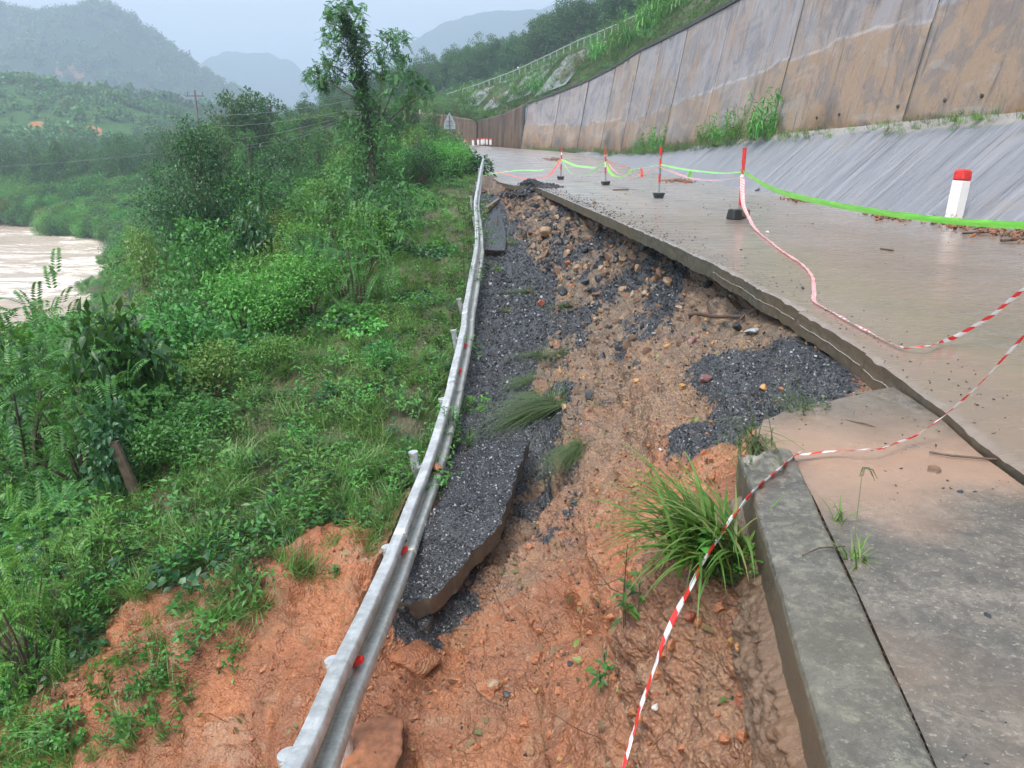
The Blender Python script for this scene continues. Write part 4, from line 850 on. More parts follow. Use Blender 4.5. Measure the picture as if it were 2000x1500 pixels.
def cover():
    xx, yy = SL_P[..., 0], SL_P[..., 1]; vis = ((xx > -11) & (yy > 4.5) & (yy < 46)).astype(float)
    vw = SL_V*vis*near_w(.75)
    P, N_ = surf_pts(11000, vw); open_ = n2(P[:, 0], P[:, 1], .5, 3, 140)+np.clip((P[:, 0]+3.8)/2.5, -1, 1)*.35
    nr = P[:, 1] < 46
    g = open_ > .0
    Pg = P[g]; Pv = P[~g]
    gn_scatter('grass', Pg[::2], rr3(len(Pg[::2]), .35), RG.uniform(.5, 1.1, len(Pg[::2])), P_grass, 'rough wet grass growing on the bank beside the guardrail', 'grass')
    Pw = np.concatenate([Pg[1::3], Pv[::3]]); gn_scatter('weeds', Pw, rr3(len(Pw)), RG.uniform(.45, 1.0, len(Pw)), P_weeds, 'low leafy weeds covering the bank beside the guardrail', 'weeds')
    gn_scatter('creeper', Pv[1::3], rr3(len(Pv[1::3])), RG.uniform(.6, 1.3, len(Pv[1::3])), P_vine, 'creeping vines with heart-shaped leaves over the bank', 'creeper')
    Pf = Pv[2::9]; gn_scatter('ferns', Pf, rr3(len(Pf)), RG.uniform(.4, .9, len(Pf)), P_fern, 'feathery ferny plants scattered through the undergrowth', 'ferns')
cover()
# ------------------------------------------------------------------ individual shrubs on the bank
PLACE = []
ORD = {1: ['leftmost', 'rightmost'], 2: ['leftmost', 'middle', 'rightmost'], 3: ['leftmost', 'second', 'third', 'rightmost'], 4: ['leftmost', 'second', 'middle', 'fourth', 'rightmost']}
def name_places():
    g = {}
    for o, k, w, px in PLACE: g.setdefault((k, w), []).append((px, o))
    for (k, w), L in g.items():
        L.sort(key=lambda a: a[0])
        for i, (px, o) in enumerate(L):
            pre = '' if len(L) == 1 else ('rightmost ' if i == len(L)-1 else ['leftmost', 'second', 'third', 'fourth', 'fifth', 'sixth', 'seventh', 'eighth', 'ninth', 'tenth', 'eleventh', 'twelfth', 'thirteenth', 'fourteenth', 'fifteenth', 'sixteenth'][min(i, 15)]+' ')
            o['label'] = pre+k+' '+w
def undergrowth():
    pr = []
    for k in ('mid', 'mid', 'bright', 'dark', 'mid', 'feather', 'big', 'bright', 'yellow', 'feather_bright'): pr.append(bpy.data.objects.new('bush', SHR[k][len(pr) % len(SHR[k])][0]))
    P = scat_pts(60000, -150, 0, 9, 215, lambda x, y: ((x < -9) | (y > 44))*(x < np.where(y > 44, xe(y)-.9, 0))*(valley_ground(x, y) > -12.2)*np.clip(np.where((y > 42) & (y < 135), 38, 22)/y, .2, 1)); P = P[in_view(P)]
    s = (.42+P[:, 1]*.011)*RG.uniform(.6, 1.25, len(P)); px = 1000+1500*P[:, 0]/(P[:, 1]*CP-(P[:, 2]-CAMZ)*SP)
    lim = np.array([at_Y(a, 598, b)[2] for a, b in zip(px, P[:, 1])])-P[:, 2]; s = np.where((px < 228) & (P[:, 1] > 11) & (P[:, 1] < 120), np.where((P[:, 1] > 38) & (px > 150), np.clip(lim/1.8, .45, 1.1), np.minimum(s, lim/1.8)), s); k = s > .22; P = P[k]; s = s[k]
    gn_scatter('undergrowth', P-[0, 0, .25], rr3(len(P), .15), s, pr, 'dense green undergrowth on the bank falling to the river', 'undergrowth')
def shrubs():
    used = []
    spec = [('feather_bright', 40, 1075, 5.9, .62, 'bright feathery shrub with pinnate leaves at the bottom left edge of the photo'),
            ('feather', 150, 800, 9.0, 1.15, 'large soft feathery shrub left of the dark trunk'),
            ('feather', 30, 700, 10.5, 1.3, 'feathery shrub at the left edge below the big-leaved bush'),
            ('big', 250, 700, 9.6, .75, 'tall sapling with big drooping dark leaves on the near bank'),
            ('big', 60, 560, 13, .85, 'dark big-leaved bush in front of the river at the left edge'),
            ('big', 215, 815, 8.2, .42, 'small big-leaved sapling beside the dark bare trunk'),
            ('mid', 330, 840, 9.4, .75, 'leafy rounded bush just right of the dark trunk'),
            ('mid', 380, 680, 12, 1.05, 'broad mid-green bush in the middle of the bank'),
            ('bright', 470, 600, 14.5, 1.0, 'bright green bush mounded in the middle of the bank'),
            ('feather', 690, 470, 15.5, 1.05, 'drooping feathery shrub nearest the middle of the guardrail'),
            ('big', 505, 455, 22, .85, 'climber-covered bush with large leaves below the dark round tree'),
            ('mid', 390, 500, 21, 1.3, 'dense bush under the dark round tree'),
            ('yellow', 285, 500, 30, 1.2, 'yellow-green bush beside the river bend'),
            ('bright', 600, 560, 15, .9, 'bright leafy bush left of the drooping feathery shrub'),
            ('mid', 745, 690, 11.5, .35, 'small bright sapling standing in the grass near the guardrail')]
    for kind, px, py, Y, s, lab in spec:
        z = float(ground(XY(px, Y, -2), Y)[0]); x = XY(px, Y, z+s); z = float(ground(x, Y)[0]); top = at_Y(px, py, Y)[2]+s*.75
        s_ = np.clip((top-z)/1.6, s*.6, s*1.8); shrub(kind, (x, Y, z-.05), s, lab, sz=float(s_)); used.append((x, Y, s))
    kinds = ['mid', 'bright', 'dark', 'feather', 'mid', 'yellow', 'mid', 'bright', 'dark', 'big']
    KN = {'mid': 'mid-green leafy shrub', 'bright': 'light green leafy shrub', 'dark': 'dark green shrub', 'feather': 'feathery-leaved shrub', 'yellow': 'yellowish shrub', 'big': 'large-leaved shrub'}
    n = 0; tries = 0
    while n < 190 and tries < 6000:
        tries += 1; Y = 8*math.exp(rnd.random()*math.log(120/8)); px = rnd.uniform(-120, 900); x = XY(px, Y, -2)
        if x > (rail_x(Y)-2.2 if Y < 45 else xe(Y)-2.0): continue
        if Y < 20 and x > -3.6+n2(x, Y, .4, 2, 5)*1.0: continue
        z = float(ground(x, Y)[0]); 
        if z < -12: continue
        s = (.45+.028*Y)*rnd.uniform(.6, 1.15); s = min(s, 2.3)
        if px < 235 and 12 < Y < 120:
            s = min(s, (at_Y(px, 600, Y)[2]-z)/2.0)
            if s < .35: continue
        if 0 < Y < 14: s *= .95
        if any(math.hypot(x-a, Y-b) < (s+c)*.42 for a, b, c in used): continue
        used.append((x, Y, s)); k = rnd.choice(kinds); zone = 'on the near bank left of the guardrail' if Y < 20 else ('in the thicket of the middle bank' if Y < 50 else 'in the far thicket before the road bend')
        o = shrub(k, (x, Y, z-.1), s, '', 'shrubs on the river bank'); n += 1
        band = ['at the left edge', 'left of the river-side trees', 'below the dark round tree', 'between the dark and tall trees', 'below the tall lone tree', 'near the guardrail'][min(5, max(0, int((px+20)//160)))]
        PLACE.append((o, ('small ' if s < 1.0 else '')+KN[k], ('on the near bank ', 'in the middle thicket ', 'in the far thicket ')[0 if Y < 20 else 1 if Y < 50 else 2]+band, px))
shrubs()
# ------------------------------------------------------------------ trees
undergrowth()
T_far = [tree_mesh(8, 2.6, 2600, .27, M['lf_far'], M['bark'], .14, 16, .12) for _ in range(3)]+[tree_mesh(9, 2.2, 2400, .26, M['lf_far'], M['bark'], .14, 16, .2) for _ in range(2)]
T_pale = [tree_mesh(8, 2.4, 2600, .24, M['lf_far2'], M['bark_pale'], .12, 14, .1) for _ in range(3)]
T_hi = [tree_mesh(6, 2.5, 13000, .15, M['lf_dark'], M['bark'], .12, 44, .10, simple=False)]
def forest(pts, meshes, label, group, srange=(.8, 1.25), name='tree'):
    for (x, y, z) in pts:
        s = rnd.uniform(*srange); o = tree(rnd.choice(meshes), (x, y, z-.3), s, label, group, name); px = XYpx(x, y, z)
        w = ['at the left edge', 'left of the middle', 'under the taller trees', 'right of the taller trees', 'behind the river bend', 'below the utility pole', 'left of the dark round tree'][min(6, max(0, int(px//65)))]
        PLACE.append((o, 'front dark tree' if y < 175 else 'middle dark tree' if y < 205 else 'rear dark tree', 'in the far-bank wood '+w, px))
def XYpx(x, y, z): return 1000+1500*x/(y*CP-(z-CAMZ)*SP)
def trees():
    # dark round tree
    Y = 31; x = XY(405, Y, -2); z = float(ground(x, Y)[0]); top = at_Y(395, 245, Y)[2]
    tree(T_hi[0], (x, Y, z), (top-z)/6.1, 'dark dense round tree standing alone on the bank above the river', None, 'tree', sx=(top-z)/6.1*.92)
    # trees on the skyline left of the tall one
    for px, py, Y, sx, pal in [(440, 205, 72, 1, 0), (470, 185, 74, 1.1, 0), (500, 178, 76, 1.1, 0), (530, 190, 75, 1, 0), (430, 235, 66, .8, 1), (555, 225, 62, .8, 1), (585, 205, 66, .9, 1), (610, 205, 68, .9, 0), (640, 195, 64, .9, 1), (670, 205, 60, .9, 0), (545, 230, 80, .9, 0), (480, 240, 60, .8, 1),
                               (690, 225, 52, .8, 1), (800, 170, 60, .8, 0), (770, 180, 62, .8, 0), (830, 190, 66, .7, 1), (850, 215, 60, .55, 0), (740, 190, 66, .9, 0), (815, 235, 48, .6, 1), (865, 240, 56, .5, 1), (620, 250, 50, .7, 0), (380, 285, 80, .8, 0), (350, 300, 95, .9, 0)]:
        x = XY(px, Y, 2); z = float(ground(x, Y)[0]); h = at_Y(px, py, Y)[2]-z
        o = tree(rnd.choice(T_pale if pal else T_far), (x, Y, z-.2), h/8.3, '', 'trees left of the road bend', sx=max(h/8.3*.85, .55)*sx)
        PLACE.append((o, ('light green' if pal else 'dark green')+' bushy tree', 'in the belt '+('left of the rounded grove' if px < 430 else 'in the rounded grove' if px < 560 else 'just left of the tall lone tree' if px < 720 else 'right of the tall lone tree'), px))
    # trees across the river on the far bank
    pts = []
    for k in range(62):
        px = rnd.uniform(-40, 470); Y = rnd.uniform(150, 240); x = XY(px, Y, -8); pts.append((x, Y, float(ground(x, Y)[0])))
    forest(pts, T_far+T_pale[:1], 'dark tree in the wood along the far river bank', 'trees along the far river bank', (.75, 1.35))
    for px, py, Y in [(75, 275, 158), (118, 265, 160), (240, 262, 150), (215, 300, 150), (160, 300, 160), (290, 300, 140)]:
        x = XY(px, Y, -4); z = float(ground(x, Y)[0]); h = at_Y(px, py, Y)[2]-z; PLACE.append((tree(rnd.choice(T_far), (x, Y, z), h/8.3, '', 'taller trees on the far bank', sx=h/8.3*.65), 'tall dark tree', 'rising above the far-bank wood '+('left of the bend' if px < 170 else 'right of the bend'), px))
    # bank between the dark tree and the river
    for k in range(34):
        px = rnd.uniform(215, 430); Y = rnd.uniform(48, 135); x = XY(px, Y, -8); z = float(ground(x, Y)[0])
        if z < -11.8: continue
        if px < 245: continue
        PLACE.append((tree(rnd.choice(T_far+T_pale), (x, Y, z-.3), rnd.uniform(.4, .62), '', 'trees above the river bend'), ('nearer' if Y < 85 else 'farther')+' tree', 'on the wooded slope '+['above the river bend', 'left of the dark round tree', 'behind the dark round tree'][min(2, max(0, int((px-215)//72)))], px))
    # hillside forest right
    n = 0
    while n < 185:
        s = 2.15+1.6*rnd.random()**.9; q = rnd.uniform(1.5, 12); P = hill_pt(s, q)[0]; zc = P[1]*CP-(P[2]-CAMZ)*SP; px = 1000+1500*P[0]/zc
        if not 760 < px < 1420: continue
        n += 1; dk = s > 2.4
        o = tree(rnd.choice(T_far if dk or rnd.random() < .3 else T_pale), (P[0], P[1], P[2]-.3), rnd.uniform(1.15, 1.75) if dk else rnd.uniform(.35, .6), '', 'trees on the hillside above the wall')
        PLACE.append((o, ('' if not dk else 'tall ' if o.scale[2] > 1.47 else 'short ')+('dark plantation tree' if dk else 'low pale tree'), ['low on', 'midway up', 'high on'][min(2, int((s-2.1)/.5))]+' the hillside '+['over the bend', 'left of the bend corner', 'above the far wall', 'above the bare lining', 'above the reddish clumps', 'above the reed clumps', 'at its right end'][min(6, max(0, int((px-760)//80)))], px))
    n = 1500; q = RG.uniform(4, 12, n); s = RG.uniform(2.5, 3.9, n); H = hill_pt(s, q); H = H[in_view(H, .05)]
    crowns = [bpy.data.objects.new('wood', t_[0]) for t_ in T_far]; gn_scatter('hillside_wood', H-[0, 0, .5], rr3(len(H), .05), RG.uniform(.9, 1.5, len(H)), crowns, 'dark mass of the plantation filling the hillside behind the front trees', 'wood')
    n = 900; x = RG.uniform(-190, -25, n); y = RG.uniform(152, 260, n); P = np.stack([x, y, ground(x, y)-.4], -1); P = P[in_view(P, .05)]; gn_scatter('riverside_wood', P, rr3(len(P), .05), RG.uniform(.6, 1.15, len(P)), crowns, 'wood along the far river bank behind the front trees', 'wood')
    # tree fuzz on the distant skyline: one mass each
    for key, n_, sz, lab, name in (('near', 1500, 3.0, 'scrub covering the green hill beyond the river', 'hill_scrub'), ('mid', 500, 6, 'far wood along the low ridge', 'ridge_wood'), ('mount', 2600, 7, 'forest fading into mist on the mountain', 'mountain_forest')):
        X, Yc, Z = RID[key]; m = Z.shape[0]; top = int(m*.62); i = RG.integers(int(m*.15), top+3, n_); j = RG.integers(0, Z.shape[1], n_); k = n_//3; i[:k] = RG.integers(top-2, top+3, k)
        P = np.stack([X[i, j], Yc[i, j], Z[i, j]], -1)+RG.normal(size=(n_, 3))*[2, 2, 0]; P = P[in_view(P)]
        pr = []
        for t_ in range(3):
            nn = 90; d = rdir(nn, .3); V, F = leaves(d*RG.uniform(.3, 1, nn)[:, None]*[.8, .8, 1]+[0, 0, .6], rdir(nn), d+[0, 0, .8], .42, .3, .1, simple=True); pr.append(proto('clump', [(V, F, 0)], [M['lf_far'] if key != 'near' else M['lf_far2']]))
        gn_scatter(name, P, rr3(len(P), .1), sz*RG.uniform(.5, 1.3, len(P)), pr, lab, 'forest')
trees()
def tall_tree():
    Y = 36.; z0 = float(ground(XY(720, Y, -1), Y)[0]); t = thing('tree', 'tall lone tree with a climber-wrapped trunk and open feathery crown, highest against the sky', 'tree')
    def W(px, py, dy=0): return np.array(at_Y(px, py, Y+dy))
    b = MB(); base = W(728, 330); base[2] = min(base[2], z0)-.3
    tr = [base, W(722, 270), W(712, 200), W(704, 140), W(692, 80), W(668, 25)]; b.tube(tr, [.16, .13, .11, .09, .06, .03], 9)
    br = [[(716, 235), (690, 190), (650, 165), (610, 150)], [(708, 190), (680, 150), (655, 130), (625, 125)], [(722, 260), (750, 220), (770, 170), (785, 120)], [(740, 225), (745, 170), (748, 110), (760, 78)], [(700, 120), (722, 100), (738, 92)],
          [(720, 250), (760, 235), (800, 200), (835, 185)], [(700, 110), (670, 85), (645, 70)], [(690, 80), (660, 50), (640, 45)], [(685, 60), (700, 25), (706, 12)], [(720, 280), (690, 240), (670, 215)]]
    for k, q in enumerate(br): dy = rnd.uniform(-1.2, 1.2); b.tube([W(x, y, dy*j/(len(q)-1)) for j, (x, y) in enumerate(q)], np.linspace(.055, .012, len(q)), 5)
    b.build('trunk', [M['bark']], t)
    cl = [(603, 150, 12), (622, 140, 14), (640, 160, 14), (655, 130, 14), (640, 120, 12), (628, 170, 9), (640, 78, 14), (650, 62, 12), (642, 32, 10), (655, 18, 13), (680, 12, 14), (700, 25, 14), (702, 55, 10), (712, 80, 10), (665, 95, 12), (738, 100, 12), (752, 78, 14), (765, 70, 10), (788, 78, 13), (772, 105, 12), (745, 125, 12), (790, 120, 12), (800, 150, 15), (770, 150, 14), (820, 165, 14), (745, 150, 12), (835, 180, 16), (760, 185, 18), (800, 190, 18), (780, 215, 20), (620, 155, 12), (663, 150, 10), (690, 150, 10), (735, 215, 22), (700, 235, 22), (750, 250, 24), (690, 265, 20), (720, 290, 26), (780, 255, 22), (670, 240, 16), (715, 190, 16), (660, 30, 14), (672, 60, 12)]
    O = []
    for (px, py, r) in cl:
        n = 44; c = W(px, py, rnd.uniform(-1, 1)); rr = r/1500*Y*1.25; O.append(c+rdir(n)*(rr*RG.random(n)**.5)[:, None])
    O = np.concatenate(O); n = len(O); v, f = fronds(O, rdir(n, .1), RG.uniform(.22, .42, n), 9, .095, .038, .7)
    mesh = joinmesh('crown', [(v, f, 0)], [M['lf_far2']]); link('crown', mesh, t)
    # climber sheath on the trunk
    n = 5200; u = RG.random(n)*5; i = np.minimum(u.astype(int), 4); fr = (u-i)[:, None]; T = np.array(tr); c = T[i]*(1-fr)+T[i+1]*fr; wd = np.interp(u, [0, 1, 2, 3, 4, 5], [1.6, 1.2, .75, .45, .55, .25])*(.55+.75*np.clip(fbm(np.stack([u*2.2, u*0, u*0], -1), 1.5, 3, s=5)+.5, 0, 1)); d = rdir(n, 0)
    P = c+d*(wd*RG.random(n)**.5)[:, None]; v, f = leaves(P, d-[0, 0, .4], d+[0, 0, .5], .13, .10, .2); link('climber', joinmesh('climber', [(v, f, 0)], [M['lf_dark']]), t)
tall_tree()
def bare_trunk():
    x, y, z = at_t(235, 920, 8.6); g = float(ground(x, y)[0]); t = MB().tube([(x+.25, y, g-.2), (x+.12, y, (g+z)/2), (x-.02, y, z+.35)], [.075, .065, .05], 9)
    tag(t.build('dead_tree', [M['bark']]), 'short dark bare trunk among the foliage on the near bank', 'tree trunk')
bare_trunk(); name_places()

# ------------------------------------------------------------------ grasses and plants along the wall
def clump_mesh(kind):
    if kind == 'reed':
        n = 60; a = RG.uniform(0, 6.28, n); r = .35*np.sqrt(RG.random(n)); h = RG.uniform(.3, 1.5, n); P = np.stack([r*np.cos(a), r*np.sin(a), h], -1)
        parts = []; v, f = blades(26, 1.5, .02, .45, base=.22, droop=.5); parts.append((v, f, 0))
        m = 260; k = RG.integers(0, n, m); hh = h[k]*RG.uniform(.3, 1, m); p = np.stack([P[k, 0]*(1+hh*.6), P[k, 1]*(1+hh*.6), hh], -1); d = rdir(m, .2); parts.append((*leaves(p, d, np.tile([0, 0, 1.], (m, 1)), RG.uniform(.25, .42, m), .04, .45), 0)); return joinmesh('clump', parts, [M['lf_bright']])
    if kind == 'dry': return joinmesh('clump', [(*blades(190, 1.1, .014, .6, base=.2, droop=.8), 0)], [M['lf_dry']])
    return joinmesh('clump', [(*blades(170, .9, .016, .6, base=.2, droop=.9), 0)], [M['lf_grass']])
CL = {'reed': [clump_mesh('reed') for _ in range(3)], 'dry': [clump_mesh('dry') for _ in range(2)], 'green': [clump_mesh('green') for _ in range(2)]}
def clump(kind, loc, s, label, group=None, cat='grass clump'):
    o = link({'reed': 'reed_clump', 'dry': 'dry_grass_clump', 'green': 'grass_clump'}[kind], rnd.choice(CL[kind])); o.location = loc; o.scale = (s, s, s); o.rotation_euler = (0, 0, rnd.uniform(0, 6.28)); tag(o, label, cat, group); return o
def wall_plants():
    # ledge between apron and wall
    for px, s, k, lab in [(1498, 1.3, 'reed', 'tallest leafy reed clump on the ledge at the foot of the wall'), (1470, .8, 'reed', 'reed clump just left of the tallest one at the wall foot'), (1432, .95, 'reed', 'broad leafy clump on the ledge left of the tall reeds'), (1405, .85, 'reed', 'leafy clump on the ledge, middle of a run of clumps'), (1375, .7, 'reed', 'small leafy clump at the left end of the run on the ledge'), (1285, .95, 'reed', 'rounded leafy clump alone on the ledge farther down the wall'), (1262, .8, 'reed', 'leafy clump beside the rounded one far along the ledge'), (1242, .55, 'reed', 'smallest far clump on the ledge'),
                          (1915, .45, 'green', 'grass tuft beside the right weep hole in the wall'), (1868, .4, 'green', 'grass tuft below the dark drip stain on the wall')]:
        # find Y on ledge with this bearing
        Ys = np.linspace(10, 80, 400); f = _WXF(Ys); xx = f[:, 0]-.25; zz = f[:, 2]+road_z(Ys); pxs = 1000+1500*xx/(Ys*CP-(zz-CAMZ)*SP); j = int(np.argmin(abs(pxs-px))); clump(k, (xx[j], Ys[j], zz[j]-.15), s*min(1.5, Ys[j]/36+.2), lab)
    P = []; Y = 10.
    while Y < 108:
        f = _WXF(np.array([Y]))[0]
        for _ in range(3): P.append((f[0]-rnd.uniform(.0, .55), Y, f[2]+road_z(Y)-rnd.uniform(.0, .4)*(f[2] > .5)))
        Y += .16+Y*.004
    P = np.array(P); dens = n2(P[:, 1], P[:, 0]*0, .25, 3, 150)+.85-.4*(P[:, 1] < 20); P = P[RG.random(len(P)) < dens]
    tw = [proto('tuft', [(*blades(50, .4, .010, .8, base=.1, droop=.9), 0)], [M['lf_straw']]), proto('tuft', [(*blades(40, .35, .010, .7, base=.1, droop=.9), 0)], [M['lf_grass']]), proto('tuft', weed(36, .3, .06, .03), [M['lf_straw'], M['bark']])]
    gn_scatter('ledge_grass', P, rr3(len(P)), RG.uniform(.5, 1.2, len(P))*np.clip(P[:, 1]/35, .7, 1.6), tw, 'short brownish grass and weeds along the ledge at the foot of the wall', 'grass')
    # above the wall
    P = []; S = []; I = []
    pr = [proto('tuft', [(*blades(70, 1.0, .03, .7, base=.2, droop=.9), 0)], [M['lf_grass']]), proto('tuft', [(*blades(80, 1.0, .025, .6, base=.2, droop=.8), 0)], [M['lf_straw']])]+[proto('tuft', weed(120, .9, .22, .10, .5, 9), [M['lf_mid'], M['bark']]), proto('tuft', weed(120, .9, .24, .12, .5, 9), [M['lf_far2'], M['bark']])]
    n = 6000; s = RG.random(n)*.9; q = 12*RG.random(n)**.8; H = hill_pt(s, q); den = np.clip(.75+n2(H[:, 0], H[:, 1], .16, 3, 160)*.9, .12, 1); ok = (RG.random(n) < den) & in_view(H); H = H[ok]
    gn_scatter('slope_plants', H-[0, 0, .1], rr3(len(H)), RG.uniform(.4, .95, len(H))*np.clip(H[:, 1]/90, .6, 1.5), pr, idx=RG.choice([0, 1, 2, 3], len(H), p=[.16, .62, .16, .06]), label='mixed grass and scrub on the slope above the retaining wall', cat='scrub')
    n = 5000; s = 2.08+RG.random(n)**1.3*1.2; q = RG.uniform(2, 12, n); H = hill_pt(s, q); H = H[in_view(H)]
    gn_scatter('hill_cover', H-[0, 0, .1], rr3(len(H)), RG.uniform(1.6, 3.2, len(H)), pr[2:], 'green scrub covering the hillside above the upper road', 'scrub')
    for px, py, s, k, lab in [(1270, 55, 2.4, 'reed', 'big bright reed clump above the wall top nearest the right'), (1285, 35, 2.4, 'reed', 'reed clump behind the big one above the wall top'), (1235, 75, 2.1, 'reed', 'bright reed clump above the wall, second from the right'), (1205, 90, 2.0, 'reed', 'reed clump above the wall between bright and reddish clumps'), (1170, 105, 1.9, 'reed', 'leafy clump above the wall just right of the reddish grass'),
                          (1215, 45, 2.2, 'dry', 'reddish dry grass clump below the upper guardrail'), (1130, 120, 2.4, 'dry', 'largest reddish dry grass clump hanging at the wall top'), (1105, 145, 2.0, 'dry', 'reddish grass clump left of the largest one'), (1320, 5, 2.2, 'reed', 'pale leafy clump at the top edge above the wall'), (1345, -5, 2.2, 'green', 'grass clump at the very top above the wall'),
                          (1050, 172, 2.0, 'reed', 'round bright bush-like clump above the far wall'), (1018, 180, 2.2, 'reed', 'dark round clump above the far wall corner'), (975, 195, 2.2, 'dry', 'yellowish clump over the far wall'), (945, 215, 2.0, 'green', 'grass clump over the brown wall section'), (910, 200, 2.4, 'reed', 'leftmost rounded clump above the far wall'), (960, 175, 1.6, 'dry', 'small rusty clump beside the bare grey slope')]:
        j = None; best = 1e9
        ss = RG.uniform(.02, .8, 3000); qq = RG.uniform(1, 12, 3000); H = hill_pt(ss, qq); zc = H[:, 1]*CP-(H[:, 2]-CAMZ)*SP; yc = H[:, 1]*SP+(H[:, 2]-CAMZ)*CP; e = np.hypot(1000+1500*H[:, 0]/zc-px, 750-1500*yc/zc-(py+12)); j = int(np.argmin(e)); clump(k, tuple(H[j]-[0, 0, .15]), s*(1.0 if H[j][1] < 70 else 1.35), lab)
    # bare concrete patches on that slope
    for lk, (s0, s1, q0, q1) in enumerate([(.2, .85, 7.3, 8.3), (.15, .85, 8.5, 9.1), (.1, .8, 6.2, 7.0), (.25, .8, 9.3, 9.9)]):
        S, Q = np.meshgrid(np.linspace(s0, s1, 14), np.linspace(q0, q1, 14), indexing='ij'); H = hill_pt(S.ravel(), Q.ravel()+n2(S.ravel(), Q.ravel(), 6, 2, 3)*.04); H[:, 2] += .5; me = mesh_np('patch', H, grid_faces(14, 14), [M['apron']], smooth=True); attr(me, 'band', np.zeros(len(H)))
        tag(link('concrete_lining', me), ['third', 'second', 'nearest', 'farthest'][lk]+' bare grey concrete lining on the slope above the far wall', 'slope lining', 'concrete linings above the far wall')
wall_plants()

# ------------------------------------------------------------------ upper road guardrail and rider
def upper_rail():
    t = thing('guardrail', 'long thin guardrail along the upper road above the retaining wall', 'guardrail'); q = np.arange(2.5, 11.0, .04); H = hill_pt(np.full(len(q), 1.06), q); b = MB(); P = H+[0, 0, 1.15]
    b.tube(P, .085, 6); b.build('rail', [M['wirerail']], t); me = MB().box((0, 0, .5), (.13, .13, 1.4)).mesh('post', [M['wirerail']])
    d = 0; last = H[0]
    for k in range(1, len(H)):
        if np.linalg.norm(H[k]-last) > 2.6: last = H[k]; o = link('post', me, t); o.location = tuple(H[k])
    i = int(np.argmin([abs((1000+1500*h[0]/(h[1]*CP-(h[2]-CAMZ)*SP))-1005) for h in H])); hp = hill_pt(1.25, q[i])[0]
    return hp
HP = upper_rail()
def rider():
    p = thing('person', 'tiny distant person in dark clothes and a white helmet on the upper road', 'person', tuple(HP))
    me = bpy.data.meshes.new('body'); V = [(0,0,.95),(0,0,1.15),(0,0,1.4),(0,0,1.52),(0,0,1.66),(.19,0,1.4),(.3,.02,1.15),(.27,.2,1.0),(-.19,0,1.4),(-.3,.02,1.15),(-.27,.2,1.0),(.1,0,.9),(.12,.03,.5),(.12,0,.05),(.12,.15,.02),(-.1,0,.9),(-.12,.03,.5),(-.12,0,.05),(-.12,.15,.02)]
    E = [(0,1),(1,2),(2,3),(3,4),(2,5),(5,6),(6,7),(2,8),(8,9),(9,10),(0,11),(11,12),(12,13),(13,14),(0,15),(15,16),(16,17),(17,18)]; me.from_pydata(V, E, []); me.materials.append(mat_simple('dark clothes', (.03, .035, .05), .7)); o = link('body', me, p)
    sk = o.modifiers.new('skin', 'SKIN'); R = [.14,.14,.16,.06,.1,.08,.05,.035,.08,.05,.035,.1,.075,.045,.04,.1,.075,.045,.04]
    for k, r in enumerate(R): me.skin_vertices[0].data[k].radius = (r, r)
    me.skin_vertices[0].data[0].use_root = True; o.modifiers.new('sub', 'SUBSURF').levels = 1
    b = MB(); a = np.linspace(0, math.pi*.62, 7); rows = []
    for th in a: rows.append([(.17*math.sin(th)*math.cos(f), .19*math.sin(th)*math.sin(f), 1.72+.16*math.cos(th)) for f in np.arange(12)*math.pi/6])
    V = np.array(rows).reshape(-1, 3); F = [(r*12+k, r*12+(k+1) % 12, r*12+12+(k+1) % 12, r*12+12+k) for r in range(6) for k in range(12)]; b.add(V, F); b.build('helmet', [M['white']], p, smooth=True)
rider()

